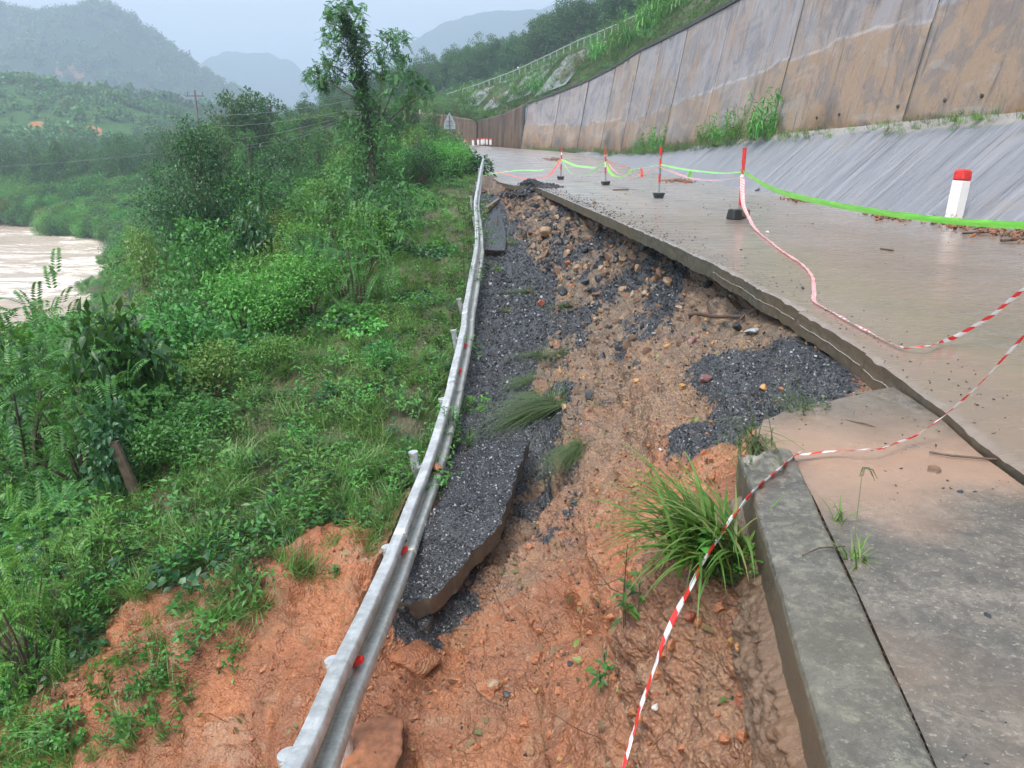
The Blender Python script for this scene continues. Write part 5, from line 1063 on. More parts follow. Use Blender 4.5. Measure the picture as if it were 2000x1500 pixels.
# ------------------------------------------------------------------ guardrail beside the slip
RPX = [(470, 1760, 3.0), (605, 1500, 3.8), (665, 1350, 4.6), (741, 1180, 5.9), (794, 1045, 7.2), (840, 920, 8.6), (872, 815, 10.0), (896, 720, 11.6), (908, 665, 13.0), (915, 605, 15.3), (926, 545, 17.6), (935, 490, 20.5), (933, 440, 24), (930, 400, 28.5), (936, 355, 34), (941, 322, 40), (944, 314, 44)]
RT = [.42, .42, .42, .44, .46, .48, .50, .55, .6, .7, .85, .85, .7, .5, .3, .12, .05]
def guardrail():
    t = thing('guardrail', 'long galvanised W-beam guardrail bent and leaning along the collapsed shoulder', 'guardrail')
    Pc = np.array([at_t(*p) for p in RPX]); s = np.concatenate([[0], np.cumsum(np.linalg.norm(np.diff(Pc, axis=0), axis=1))]); F = interp_pts(s, np.concatenate([Pc, np.array(RT)[:, None]], 1))
    prof = np.array([(-.155, -.005), (-.150, 0), (-.135, .045), (-.125, .075), (-.115, .082), (-.07, .082), (-.06, .075), (-.035, .01), (-.025, 0), (.025, 0), (.035, .01), (.06, .075), (.07, .082), (.115, .082), (.125, .075), (.135, .045), (.150, 0), (.155, -.005)])
    def frame(u):
        a = F(np.array([u-.05]))[0]; b = F(np.array([u+.05]))[0]; c = F(np.array([u]))[0]; T = norm(b[:3]-a[:3]); tilt = c[3]; n0 = np.array([math.cos(tilt), 0, math.sin(tilt)]); n0 = norm(n0-T*np.dot(n0, T)); w = np.cross(n0, T)
        if w[2] > 0: w = -w
        return c[:3], T, n0, w
    L = s[-1]; seg = np.arange(0, L, 4.0); frames = {}
    for k, u0 in enumerate(seg):
        u1 = min(u0+4.12, L); n = max(6, int((u1-u0)/.14)); rows = []; lift = .006 if k % 2 else 0
        for u in np.linspace(u0, u1, n):
            c, T, n0, w = frame(u); wob = n2(u, 0, .9, 2, 170)*.012; rows.append(c+np.outer(prof[:, 0], w)+np.outer(prof[:, 1]+lift+wob, n0))
        V = np.array(rows); m = len(prof); Vf = V.reshape(-1, 3); Fc = grid_faces(n, m)
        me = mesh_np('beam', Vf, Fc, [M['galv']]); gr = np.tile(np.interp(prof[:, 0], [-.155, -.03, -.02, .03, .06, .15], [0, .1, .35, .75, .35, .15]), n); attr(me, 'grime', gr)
        o = link('rail_beam', me, t); sm = o.modifiers.new('thick', 'SOLIDIFY'); sm.thickness = .004; sm.offset = -1
        # splice bolts at the lap
        for (dw, du) in [(-.09, .06), (-.09, .2), (.09, .06), (.09, .2), (0, .13)]:
            c, T, n0, w = frame(min(u0+du, L-.06)); hgt = .09 if abs(dw) > .05 else .012
            if u0 < 22: MB().tube([c+w*dw+n0*hgt, c+w*dw+n0*(hgt+.012)], .014, 6).build('bolt', [M['bolt']], t)
    # posts: (position along the rail by bearing row)
    pm = None
    for py in (1500, 1316, 1083, 918, 790, 664, 597, 540, 480, 428, 396, 360, 335):
        ys = np.array([p[1] for p in RPX], float); u = float(np.interp(-py, -ys, s)); c, T, n0, w = frame(u); far = u > 14
        top = c-n0*(.07)-w*({918: .27, 664: .24, 597: .24, 396: .3}.get(py, .10)); dn = norm(-np.array([0, 0, 1.])*.86+w*.5-n0*.1); ln = 1.7 if py > 500 else 1.1
        b = MB().tube([top, top+dn*ln*.5, top+dn*ln], .047, 14); po = b.build('post', [M['galv']], t, smooth=False)
        MB().tube([top-dn*.012, top+dn*.02], .054, 16).build('cap', [M['galv']], po)
        sp = MB(); R = np.stack([w, T, n0], 1); sp.box(c-n0*.05, (.20, .12, .10), R=R); sp.build('spacer', [M['galv']], t)
    for py in (1306, 1082, 906, 730, 680, 1000+0*0):
        if py in (1000, 906): continue
        ys = np.array([p[1] for p in RPX], float); u = float(np.interp(-py, -ys, s)); c, T, n0, w = frame(u+.04); R = np.stack([w, T, n0], 1); b = MB(); b.box(c-w*.0+n0*.035, (.045, .07, .065), R=R, taper=.85, bev=.006); b.build('reflector', [M['red']], t)
    # mud lump caught on the beam
    c, T, n0, w = frame(float(np.interp(-918, -np.array([p[1] for p in RPX], float), s)))
    o = tag(rock_obj('mud_lump', .12, 'mud', c+w*.01+n0*.06, 3, flat=.5), 'wet orange mud lump stuck in the channel of the guardrail', 'mud lump')
# rocks
def rock_mesh(name, r, mat, seed, flat=.7, sub=2, sharp=.35):
    ang = sub <= 1; sub = max(sub, 2)
    import bmesh
    bm = bmesh.new(); bmesh.ops.create_icosphere(bm, subdivisions=sub, radius=1)
    V = np.array([v.co for v in bm.verts]); rg = np.random.default_rng(seed); st = np.array([1, rg.uniform(.6, .95), flat])
    for k in range(9):      # cut by random planes for flat facets
        n = norm(rg.normal(size=3)); d = rg.uniform(.38, .72) if ang else rg.uniform(.5, .8); h = V@n; V = V-np.outer(np.clip(h-d, 0, None), n)
    V = V*(1+fbm(V+seed*3.1, 1.6, 3, s=seed)[:, None]*sharp*.5); V = V*st*r
    for v, c in zip(bm.verts, V): v.co = c
    me = bpy.data.meshes.new(name); bm.to_mesh(me); bm.free(); me.materials.append(M[mat] if isinstance(mat, str) else mat); return me
def rock_obj(name, r, mat, loc, seed, flat=.7, sub=3, rot=None):
    o = link(name, rock_mesh(name, r, mat, seed, flat, sub)); o.location = tuple(float(a) for a in loc); o.rotation_euler = rot or (rnd.uniform(-.3, .3), rnd.uniform(-.3, .3), rnd.uniform(0, 6.28)); return o
guardrail()
# ------------------------------------------------------------------ slid asphalt slabs
def slab_obj(name, outline, zf, th, mats, label, n=46, disp=.015, seed=0, parent=None):
    """broken slab with the given outline (x, Y); top follows zf, sides ragged"""
    O = np.array(outline, float); c = O.mean(0); P = []
    for k in range(len(O)):
        A, B = O[k], O[(k+1) % len(O)]; m = max(2, int(np.linalg.norm(B-A)/.03)); tt = np.linspace(0, 1, m, endpoint=False)[:, None]; P.append(A*(1-tt)+B*tt)
    P = np.concatenate(P); P += np.stack([n2(P[:, 0], P[:, 1], 4, 3, seed), n2(P[:, 0]+9, P[:, 1], 4, 3, seed)], -1)*.06; P += np.stack([n2(P[:, 0], P[:, 1], 17, 3, seed+8), n2(P[:, 0]+9, P[:, 1], 17, 3, seed+8)], -1)*.022; m = len(P)
    rings = [c+(P-c)*f for f in np.linspace(1, .02, 16)]; V = []; 
    R = np.array(rings); Z = zf(R[..., 0], R[..., 1])+n2(R[..., 0], R[..., 1], 9, 3, seed+1)*disp; top = np.concatenate([R, Z[..., None]], -1); top[0, :, 2] -= .01
    sd = [top[0]]
    for f in np.linspace(.2, 1, 6): q = top[0].copy(); q[:, 2] -= th*f; d = n2(P[:, 0]*1.0+f*3, P[:, 1], 7, 3, seed+2)*.025; q[:, :2] = c+(P-c)*(1-.05*f+d[:, None]); sd.append(q)
    bot = sd[-1].copy(); bot[:, :2] = c+(bot[:, :2]-c)*.05; sd.append(bot)
    A = top.reshape(-1, 3); B = np.concatenate(sd); F = []
    def wrap(nr, off, flip):
        i = (np.arange(nr-1)[:, None]*m+np.arange(m)[None, :]); j = (np.arange(nr-1)[:, None]*m+((np.arange(m)+1) % m)[None, :]); q = np.stack([i, j, j+m, i+m], -1).reshape(-1, 4)+off; return q[:, ::-1] if flip else q
    F1 = wrap(16, 0, False); F2 = wrap(len(sd), len(A), True)
    me = mesh_np(name, np.concatenate([A, B]), np.concatenate([F1, F2]), mats, fm=[0]*len(F1)+[1]*len(F2), smooth=True); attr(me, 'asph', np.concatenate([np.full(len(A), 1.), np.full(len(B), .5)])); attr(me, 'brown', np.full(len(A)+len(B), 1.)); attr(me, 'green', np.zeros(len(A)+len(B)))
    o = tag(link(name, me, parent), label, 'broken slab'); o.modifiers.new('edge', 'EDGE_SPLIT').split_angle = math.radians(50); return o
SLAB = []
def slabs():
    M['asphedge'] = concrete_mat('broken asphalt edge', (.085, .08, .07), (.16, .145, .12), (.2, .14, .09), .2, wet=(.3, .6))
    def pt(px, py, z):
        d = ray(px, py); t = (z-CAMZ)/d[2]; return (d[0]*t, d[1]*t)
    zf = lambda x, Y: np.interp(Y, [5.6, 6.1, 7.0, 8.2, 10], [-2.28, -2.12, -1.93, -1.86, -1.83])+.10*np.clip(x+.3, -1, 1)
    o = [pt(x, y, z) for x, y, z in [(1034, 862, -1.83), (1016, 905, -1.84), (1004, 950, -1.86), (968, 1016, -1.88), (925, 1055, -1.95), (884, 1095, -2.0), (852, 1140, -2.12), (800, 1170, -2.22), (770, 1165, -2.25), (800, 1080, -2.1), (850, 990, -1.98), (900, 900, -1.9), (940, 860, -1.85)]]
    SLAB.append((np.array(o), zf))
    slab_obj('asphalt_slab', o, zf, .20, [M['soil'], M['asphedge']], 'large drooping slab of gravelly black asphalt hanging beside the guardrail', seed=5)
    zf2 = lambda x, Y: -2.42+.1*(Y-6)+x*.05
    o = [pt(x, y, -2.42) for x, y in [(842, 1180), (836, 1205), (812, 1222), (775, 1225), (760, 1200), (790, 1178)]]; slab_obj('asphalt_slab', o, zf2, .12, [M['soil'], M['asphedge']], 'small asphalt piece under the tip of the large drooping slab', seed=7)
    # far pointed slab standing in the gully
    zf3 = lambda x, Y: -1.16+(Y-26)*.055-.15*(x+.5)
    o = [(-.62, 34.2), (-.36, 30), (-.2, 26), (-.2, 23.0), (-.8, 22.6), (-1.0, 27)]; slab_obj('asphalt_slab', o, zf3, .2, [M['soil'], M['asphedge']], 'pointed asphalt slab at the far end of the slip beside the guardrail', seed=9)
    b = MB(); A = np.array([-.62, 34.2, -.62]); b.add([A, (-1.1, 30.5, -.85), (-1.1, 30.5, -.65), A+[0, 0, .1], A+[.12, 0, 0], (-.95, 30.4, -.85), (-.95, 30.4, -.65), A+[.12, 0, .1]], [(0, 1, 2, 3), (7, 6, 5, 4), (3, 2, 6, 7), (0, 3, 7, 4), (1, 5, 6, 2), (0, 4, 5, 1)])
    tag(b.build('kerb_fragment', [M['mortar']]), 'grey broken kerb strip at the top of the pointed slab', 'kerb fragment')
    # square muddy block at the bottom beside the rail
    x, y, z = at_t(735, 1475, 4.95); g = z
    zf4 = lambda X, Y: g+.04*(X-x)+.1*(Y-y); o = [(x-.2, y-.35), (x+.1, y-.4), (x+.16, y), (x+.13, y+.30), (x-.04, y+.34), (x-.2, y+.25)]; s4 = slab_obj('concrete_block', o, zf4, .45, [M['mud'], M['asphedge']], 'mud-covered concrete block below the near end of the guardrail', seed=12); s4['category'] = 'concrete block'
    x, y, z = hit(805, 1275); o = rock_obj('soil_block', .23, M['soil'], (x, y, z-.10), 31, .7, 4, rot=(.1, .1, .4)); tag(o, 'brown slumped soil lump under the asphalt slab tip', 'soil block')
    for k, (px, py, r) in enumerate([(900, 1330, .11), (960, 1345, .15), (1050, 1290, .09), (760, 1375, .10)]):
        x, y, z = hit(px, py); tag(rock_obj('soil_clod', r, M['soil'], (x, y, z-.01), 51+k, .6, 4), ['small clod of wet clay right of the concrete block', 'largest clod of wet clay on the orange ground at the bottom', 'clay clod below the middle of the orange face', 'clay clod beside the near end of the guardrail'][k], 'soil clod')
slabs()
# ------------------------------------------------------------------ stones
def stones():
    rk = [('tan', 'light angular boulder in the far part of the slip face', 1063, 468, 17), ('tan', 'flat tan boulder just above the largest one', 1090, 427, 11), ('tan', 'tan boulder in the middle of the gravelly upper slip', 1127, 528, 13), ('redstone', 'reddish rounded stone beside the dark gravel bank', 1108, 516, 9),
          ('purple', 'purple angular stone in the middle of the dark gravel patch', 1377, 748, 15), ('purple', 'dark reddish stone below the dead branch', 1353, 670, 14), ('ochre', 'ochre stone left of the purple stone', 1332, 760, 9), ('ochre', 'ochre stone in the brown slope near the middle', 1240, 750, 8), ('paleslate', 'pale flat slate lying near the slab edge', 1466, 657, 18), ('paleslate', 'small bluish slate on the brown slope', 1277, 653, 7),
          ('ochre', 'bright ochre stone under the grass clump near the kerb', 1445, 1270, 14), ('slate', 'dark slate next to the bright ochre stone', 1462, 1308, 18), ('redstone', 'red-and-yellow stone below the dark slate', 1438, 1340, 14), ('redstone', 'reddish stone at the lower edge near the kerb', 1440, 1418, 12), ('tan', 'pinkish stone right below the kerb mortar', 1455, 1190, 9), ('whitestone', 'pale pointed stone beside the striped tape', 1280, 1392, 9),
          ('redstone', 'orange-red stone lodged under the grass clump', 1345, 1235, 17), ('slate', 'grey slate chip in the orange soil left of the tape', 1112, 1305, 9), ('slate', 'dark chip in the orange soil at the bottom', 990, 1375, 9), ('tan', 'tan clod on the orange soil near the bottom', 965, 1350, 16), ('ochre', 'ochre stone above the lodged grass on the brown slope', 1240, 950, 8), ('redstone', 'orange clay lump on the black gravel bank', 1056, 598, 11), ('tan', 'tan stone right of the lodged grass by the asphalt slab', 1104, 800, 10), ('ochre', 'ochre chip by the broken corner of the shoulder slab', 1492, 760, 10),
          ('ochre', 'ochre stone at the foot of the gravelly slope', 1302, 682, 7), ('whitestone', 'small white stone on the brown slope below the purple stone', 1290, 880, 5), ('slate', 'dark slate on the orange face near its middle', 1226, 1052, 6), ('tan', 'brownish stone half buried near the mortar of the kerb', 1400, 1160, 8), ('mud', 'clay clod on the orange ground beyond the guardrail', 430, 1300, 12), ('slate', 'grey clod in the orange soil at the lower left', 240, 1432, 12)]
    for k, (m, lab, px, py, r) in enumerate(rk):
        x, y, z = hit(px, py); dist = math.hypot(math.hypot(x, y), z-CAMZ); R = r/1500*dist*.95
        o = rock_obj('rock', R, m, (x, y, z+R*.25), 100+k, flat=.35 if 'slate' in m else .75); tag(o, lab, 'stone')
    # stones on the roadway
    for k, (m, lab, px, py, r, z0) in enumerate([('mud2', 'brown pointed stone standing on the road near the slab edge', 1161, 398, 6.5, 0), ('whitestone', 'small white stone on the road beside the pink tape', 1499, 456, 6, 0), ('slate', 'black stone with a pale vein on the near shoulder slab', 1926, 1207, 16, -.05), ('slate', 'small dark stone on the shoulder slab near the kerb', 1735, 1096, 7, -.05), ('slate', 'dark stone near the rim of the main slab', 1568, 564, 5.5, 0), ('slate', 'small dark clod left on the middle of the shoulder slab', 1873, 964, 9, -.05), ('mud2', 'thin brown mud pile on the middle of the shoulder', 1815, 926, 24, -.07), ('whitestone', 'pale chip on the shoulder slab', 1818, 1067, 7, -.05), ('whitestone', 'grey pebble in the joint beside the kerb', 1736, 1284, 6, -.05), ('slate', 'slate chip lying by the crack of the main slab', 1930, 796, 10, -.05), ('slate', 'small black stone on the edge of the main slab', 1447, 489, 4, 0), ('slate', 'dark pebble on the road beside the pink tape', 1455, 505, 4, 0)]):
        d = ray(px, py); t = (z0-CAMZ)/d[2]; R = r/1500*t; tag(rock_obj('rock', R, m, (d[0]*t, d[1]*t, z0+R*.3), 200+k, flat=.3 if r > 20 else .6), lab, 'stone')
    # loose stones and chips: mass
    def scat(name, n, w, lo, hi, mats, lab, cat, pw=2.5, flat=.6):
        P, N_ = surf_pts(n, w); s = lo+(hi-lo)*RG.random(n)**pw; pr = []
        for k, m in enumerate(mats): pr.append(bpy.data.objects.new('stone', rock_mesh('stone', 1, m, 300+k*7, flat, 1)))
        s = s*np.clip(P[:, 1]/8, .8, 2.2); gn_scatter(name, P+N_*(s*.2)[:, None], rr3(n, 1.2), s, pr, lab, cat)
    xx, yy, zz = SL_P[..., 0], SL_P[..., 1], SL_P[..., 2]; rx = rail_x(yy); vis = (yy > 1.2)*(yy < 36)*(xx > -7); inn = (xx > rx-.1)*1.0
    nw = near_w(.8)
    scat('chippings', 26000, SL_A*vis*nw*inn, .005, .026, ['slate']*16+['paleslate'], 'loose black crushed stone over the slid asphalt and upper slope', 'gravel', 2, .4)
    pat = np.clip(n2(xx, yy, 1.2, 3, 180)+.45, 0, 1)
    scat('pebbles', 6000, np.where(xx < rx, .06, 1)*(1-SL_V)*(1-SL_A)*vis*nw*inn*np.where(yy > 4.2, 1.0, .3)*pat, .005, .036, ['tan', 'mud2', 'tan', 'mud2', 'ochre', 'mud2', 'slate', 'mud2', 'redstone'], 'mixed pebbles bedded in the brown and orange soil', 'pebbles', 3.5)
    scat('soil_crumbs', 5000, (1-SL_V)*(1-SL_A)*vis*nw*np.where((yy > 6.5) & (xx > rx), .04, 1), .005, .05, [M['clod'], M['clod']], 'wet crumbs and clods of orange soil', 'soil crumbs', 4, .8)
    Q, zf = SLAB[0]; pts = []
    for _ in range(9000):
        x, y = RG.uniform(Q[:, 0].min(), Q[:, 0].max()), RG.uniform(Q[:, 1].min(), Q[:, 1].max()); ins = False; j = len(Q)-1
        for i in range(len(Q)):
            if (Q[i, 1] > y) != (Q[j, 1] > y) and x < (Q[j, 0]-Q[i, 0])*(y-Q[i, 1])/(Q[j, 1]-Q[i, 1])+Q[i, 0]: ins = not ins
            j = i
        if ins: pts.append((x, y, float(zf(x, y))+.003))
    pts = np.array(pts); gn_scatter('slab_chippings', pts, rr3(len(pts), 1.0), .005+.014*RG.random(len(pts))**2, [bpy.data.objects.new('stone', rock_mesh('stone', 1, m, 700+k, .45, 1)) for k, m in enumerate(['slate']*8+['paleslate'])], 'crushed black stone bonded on top of the drooping asphalt slab', 'gravel')
    up = np.clip((yy-8)/4, 0, 1)*inn*(1-SL_S)
    scat('asphalt_clods', 900, up*vis*np.clip(n2(xx, yy, 1.3, 3, 181)*2+.5, .05, 1), .015, .085, ['slate', 'slate', 'mud2'], 'black broken asphalt clods on the upper slip face', 'rubble', 2.5, .75)
    scat('rubble', 330, up*vis, .015, .085, ['tan', 'tan', 'mud2', 'tan', 'mud2'], 'tan stones bedded in the upper slip face', 'rubble', 3, .75)
    # small bits on the road, near the rim
    n = 900; Y = RG.uniform(3, 33, n); x = xe(Y)+np.abs(RG.normal(size=n))*.35+.03; s = RG.uniform(.004, .016, n)*np.clip(Y/9, .8, 2); P = np.stack([x, Y, s*.2], -1)
    Y2 = RG.uniform(1.3, 4.6, 260); x2 = RG.uniform(kerb_x(Y2)+.05, 2.5); P2 = np.stack([x2, Y2, np.full(260, -.04)], -1); s2 = RG.uniform(.003, .011, 260)
    Y3 = RG.uniform(5, 60, 500); x3 = RG.uniform(2.5, 9.1, 500); P3 = np.stack([x3, Y3, np.full(500, .002)+road_z(Y3)], -1); s3 = RG.uniform(.004, .014, 500)*np.clip(Y3/9, 1, 3)
    pr = [bpy.data.objects.new('chip', rock_mesh('chip', 1, m, 400+k, .5, 1)) for k, m in enumerate(['slate', 'slate', 'mud2'])]
    gn_scatter('road_chips', np.concatenate([P, P2, P3]), rr3(n+760, .3), np.concatenate([s, s2, s3]), pr, 'small black chips and crumbs scattered on the wet road', 'chips')
    # heap of dark gravel at the far tip of the slab, and mud along the wall foot
    for nm, c, r, m, lab, cnt in [('gravel_heap', (.75, 33.9), (.75, 1.2, .28), ['slate', 'slate'], 'heap of black gravel at the far tip of the undermined slab', 1500), ('gravel_heap', (1.5, 33.2), (.45, 1.4, .12), ['slate', 'slate'], 'thin spill of black gravel on the road past the slab tip', 700)]:
        a = RG.normal(size=(cnt, 2))*.45; P = np.stack([c[0]+a[:, 0]*r[0], c[1]+a[:, 1]*r[1], np.maximum(ground(c[0]+a[:, 0]*r[0], c[1]+a[:, 1]*r[1]), -.32)+r[2]*np.exp(-(a**2).sum(1)*1.5)*RG.random(cnt)], -1); pr = [bpy.data.objects.new('stone', rock_mesh('stone', 1, q, 500+k, .6, 1)) for k, q in enumerate(m)]; gn_scatter(nm, P, rr3(cnt, 1), RG.uniform(.03, .09, cnt), pr, lab, 'gravel heap')
    P = []; 
    for (px, py, sp, cnt) in [(1080, 312, 1.3, 260), (1325, 355, .9, 160), (1190, 322, .6, 60), (1950, 455, 1.2, 260), (1560, 392, .5, 60), (1745, 428, .5, 60)]:
        d = ray(px, py); t = -CAMZ/d[2] if d[2] < -.01 else 70; t = min(t, 75); a = RG.normal(size=(cnt, 2)); x = np.minimum(d[0]*t+a[:, 0]*sp*.35, xr(np.full(cnt, d[1]*t))+.1); P.append(np.stack([x, d[1]*t+a[:, 1]*sp, road_z(d[1]*t+a[:, 1]*sp)+.02+RG.random(cnt)*.08*sp], -1))
    P = np.concatenate(P); pr = [bpy.data.objects.new('clod', rock_mesh('clod', 1, m, 600+k, .6, 1)) for k, m in enumerate(['mud', 'mud2', 'mud'])]; gn_scatter('washed_mud', P, rr3(len(P), .6), RG.uniform(.02, .09, len(P)), pr, 'washed-down mud crumbs along the foot of the apron', 'mud')
stones()

# ------------------------------------------------------------------ barrier poles, bases
def pole(loc, H, label, seed, broken=False, rz=0.0, greys=False):
    t = thing('barrier_pole', label, 'barrier pole', loc, rz, 'red and white poles carrying the tape'); m1, m2 = 'redpaint', ('pole_grey' if greys else 'white')
    hs_ = [.18, .48, .76, .98, 1.22, H-.26, H] if not broken else [.16, .30, .66, .98, 1.22, H-.34, H]
    cols = ['pole_grey', m1, m2, m1, m2, m1]
    for k in range(6): MB().tube([(0, 0, hs_[k]+(.001 if k else 0)), (0, 0, hs_[k+1])], .035 if k < 5 else .043, 12).build('band', [M[cols[k]]], t, label=('red' if cols[k] == 'redpaint' else 'pale')+' band of the pole')
    b = MB()
    if not broken: b.box((0, 0, .085), (.27, .22, .17), taper=1.32, bev=.012); b.build('base', [M['rubber']], t); MB().box((0, 0, .178), (.32, .26, .012)).build('top_plate', [M['pole_grey']], t)
    else:
        b.box((-.12, -.05, .11), (.26, .28, .22), taper=.82, R=rotz(.4), bev=.02); b.tube([(-.2, -.1, .02), (0, -.12, .03), (.16, -.04, .06), (.2, .05, .15)], .035, 8); b.build('base', [M['rubber']], t)
        c = MB(); c.box((.10, .03, .13), (.24, .26, .19), R=rotz(-.2), bev=.02, taper=1.1); c.build('ballast', [M['mortar']], t, label='exposed concrete ballast of the torn base')
    return t
PB = [(1443, 428), (1286, 387), (1183, 362), (1095, 351)]; PW = []
for k, (px, py) in enumerate(PB):
    d = ray(px, py); tt = -CAMZ/d[2]; PW.append((d[0]*tt, d[1]*tt)); 
pole((PW[0][0], PW[0][1], .0), 1.53, 'nearest red and white pole, its black base torn open to show concrete', 1, True)
pole((PW[1][0], PW[1][1], .0), 1.57, 'second nearest red and grey pole standing in a black tapered base', 2, greys=True)
pole((PW[2][0], PW[2][1], .0), 1.52, 'third red and white pole, slightly tilted, with red tape tied to it', 3).rotation_euler = (0, -.05, .2)
pole((PW[3][0], PW[3][1], .0), 1.60, 'farthest red and white pole near the far end of the slip', 4).rotation_euler = (0, .02, -.2)
def ptop(k, h): return np.array([PW[k][0], PW[k][1], h])
# white bollards
def bollard(loc, h, w, label, group=None, lean=0.0, name='bollard'):
    t = thing(name, label, 'bollard', loc, 0, group); t.rotation_euler = (0, lean, .35)
    b = MB(); z1 = h*.78; b.box((0, 0, z1/2), (w, w, z1), bev=.015); b.build('shaft', [M['bollard']], t)
    b = MB(); b.box((0, 0, z1+.09*h), (w*1.06, w*1.06, .17*h), bev=.03, taper=.98); v = w*.5; b.add([(-v, -v, z1+.17*h), (v, -v, z1+.17*h), (v, v, z1+.17*h), (-v, v, z1+.17*h), (-v*.5, -v*.5, h*.99), (v*.5, -v*.5, h*.99), (v*.5, v*.5, h*.99), (-v*.5, v*.5, h*.99)], [(0, 1, 5, 4), (1, 2, 6, 5), (2, 3, 7, 6), (3, 0, 4, 7), (4, 5, 6, 7)]); b.build('cap', [M['redpaint']], t); return t
d = ray(1871, 437); tt = -CAMZ/d[2]; bollard((d[0]*tt-.12, d[1]*tt, 0), 1.12, .25, 'white square bollard with a red cap at the foot of the apron', lean=.07)
first = None
for k, px in enumerate([908, 924, 934, 941, 945, 951, 958]):
    Y = [104, 110, 114, 116, 118, 117, 115][k]; z = float(np.interp(Y, [104, 110, 118], [1.9, 2.0, 2.25])); loc = (XY(px, Y, z), Y, z-.1)
    lab = 'small red-capped white bollard in the far row at the road bend'
    if first is None: first = bollard(loc, .95, .26, 'small red-capped bollard alone by the bushes, left end of the far row', 'far bollards at the bend')
    else: dup(first, loc, None, None, 'small red-capped bollard, '+['', 'second', 'third', 'fourth', 'fifth', 'sixth', 'last'][k]+' from the left in the far row', 'far bollards at the bend')

# ------------------------------------------------------------------ tapes
def ribbon(name, pts, width, mat, label, twist=None, n=160, face=None, slack=.009):
    P = np.array(pts, float); s = np.concatenate([[0], np.cumsum(np.linalg.norm(np.diff(P, axis=0), axis=1))]); f = interp_pts(s, P)
    if n < 400: u = np.linspace(0, s[-1], n)
    c = f(u); T = norm(np.gradient(c, axis=0)); tw = np.interp(u/s[-1], [a for a, b in (twist or [(0, .3), (1, .3)])], [b for a, b in (twist or [(0, .3), (1, .3)])])
    up = np.array([0, 0, 1.]); A = norm(np.cross(T, up)); B = np.cross(A, T); W = A*np.cos(tw)[:, None]+B*np.sin(tw)[:, None]; w = np.broadcast_to(width, (n,)) if np.isscalar(width) else np.interp(u/s[-1], np.linspace(0, 1, len(width)), width)
    N_ = np.cross(T, W); q = np.linspace(-.5, .5, 5); V = c[:, None, :]+W[:, None, :]*(q[None, :, None]*w[:, None, None])+N_[:, None, :]*((np.cos(q*math.pi*2)*.035)[None, :, None]*w[:, None, None])+N_[:, None, :]*(n2(u[:, None]+0*q, q[None, :]+0*u[:, None], 6, 2, 190)*slack)[..., None]
    F = grid_faces(n, 5); ui = np.repeat(u[:, None], 5, 1).ravel(); vi = np.tile(q+.5, n); uv = np.stack([ui[F].ravel(), vi[F].ravel()], -1)
    me = mesh_np(name, V.reshape(-1, 3), F, [M[mat]], smooth=True, uv=uv); o = tag(link(name, me), label, 'barrier tape')
    return o
def gp(px, py, z): d = ray(px, py); t = (z-CAMZ)/d[2]; return (d[0]*t, d[1]*t, z)
corner = at_t(1556, 887, 3.93)
ribbon('barrier_tape', [at_t(1195, 1560, 2.1), at_t(1215, 1500, 2.2), at_t(1262, 1350, 2.45), at_t(1330, 1180, 2.8), at_t(1410, 1040, 3.2), at_t(1475, 955, 3.5), at_t(1520, 915, 3.72), corner], [.02, .028, .045, .05, .055, .055, .06, .06], 'tape', 'red and white striped tape slanting down from the kerb corner past the grass clump', twist=[(0, 1.1), (.3, .9), (.6, 1.0), (1, .8)])
ribbon('barrier_tape', [corner, gp(1640, 881, .0), gp(1700, 878, .02), at_t(1760, 862, 4.08), at_t(1830, 822, 4.2), at_t(1900, 762, 4.3), at_t(2000, 656, 4.3), at_t(2060, 590, 4.3)], [.03, .018, .02, .03, .035, .045, .055, .06], 'tape', 'red and white striped tape rising from the kerb corner over the crack', twist=[(0, .2), (.2, .4), (.5, 1.0), (1, 1.0)])
p1 = ptop(0, .93)
ribbon('barrier_tape', [p1, at_t(1450, 385, 16.5), at_t(1468, 435, 15.2), gp(1492, 462, .02), gp(1530, 492, .02), gp(1565, 515, .02), gp(1586, 540, .02), gp(1590, 570, .02), gp(1592, 590, .015), gp(1630, 612, .02), gp(1700, 650, .02), gp(1735, 668, .02), gp(1764, 679, .03)], [.095, .09, .085, .075, .065, .065, .075, .07, .05, .045, .045, .04, .03], 'tape_pink', 'thin pink-striped tape falling from the nearest pole and trailing over the road', twist=[(0, .2), (.25, .3), (.4, .25), (1, .3)], n=260)
ribbon('barrier_tape', [gp(1764, 679, .03), gp(1800, 677, .06), at_t(1850, 664, 6.1), at_t(1920, 627, 6.1), at_t(2000, 565, 6.1), at_t(2060, 515, 6.1)], [.03, .035, .065, .075, .08, .08], 'tape', 'red and white tape lifting off the road rim, upper one at the right', twist=[(0, .4), (.4, 1.0), (1, 1.1)])
g1 = ptop(0, 1.02)+[0, -.05, 0]
ribbon('barrier_tape', [g1, at_t(1500, 365, 15.2), at_t(1600, 394, 12.6), at_t(1720, 415, 10.6), at_t(1860, 432, 9.2), at_t(2000, 440, 8.2), at_t(2090, 441, 7.8)], [.09, .115, .115, .10, .092, .088, .088], 'tape_green', 'wide lime green tape sweeping from the nearest pole to the right edge', twist=[(0, 1.2), (.3, 1.25), (1, 1.2)], n=220)
ribbon('barrier_tape', [g1, at_t(1400, 338, 18.9), at_t(1350, 333, 20.7), ptop(1, 1.03)+[0, -.06, 0]], [.05, .08, .08, .08], 'tape_green', 'lime green tape between the nearest and second poles')
ribbon('barrier_tape', [p1+[0, -.06, -.02], at_t(1400, 352, 18.9), at_t(1360, 350, 20.5), at_t(1320, 339, 22.5), ptop(1, .98)+[0, -.07, 0]], .10, 'tape_pink', 'pink-striped tape sagging between the nearest and second poles')
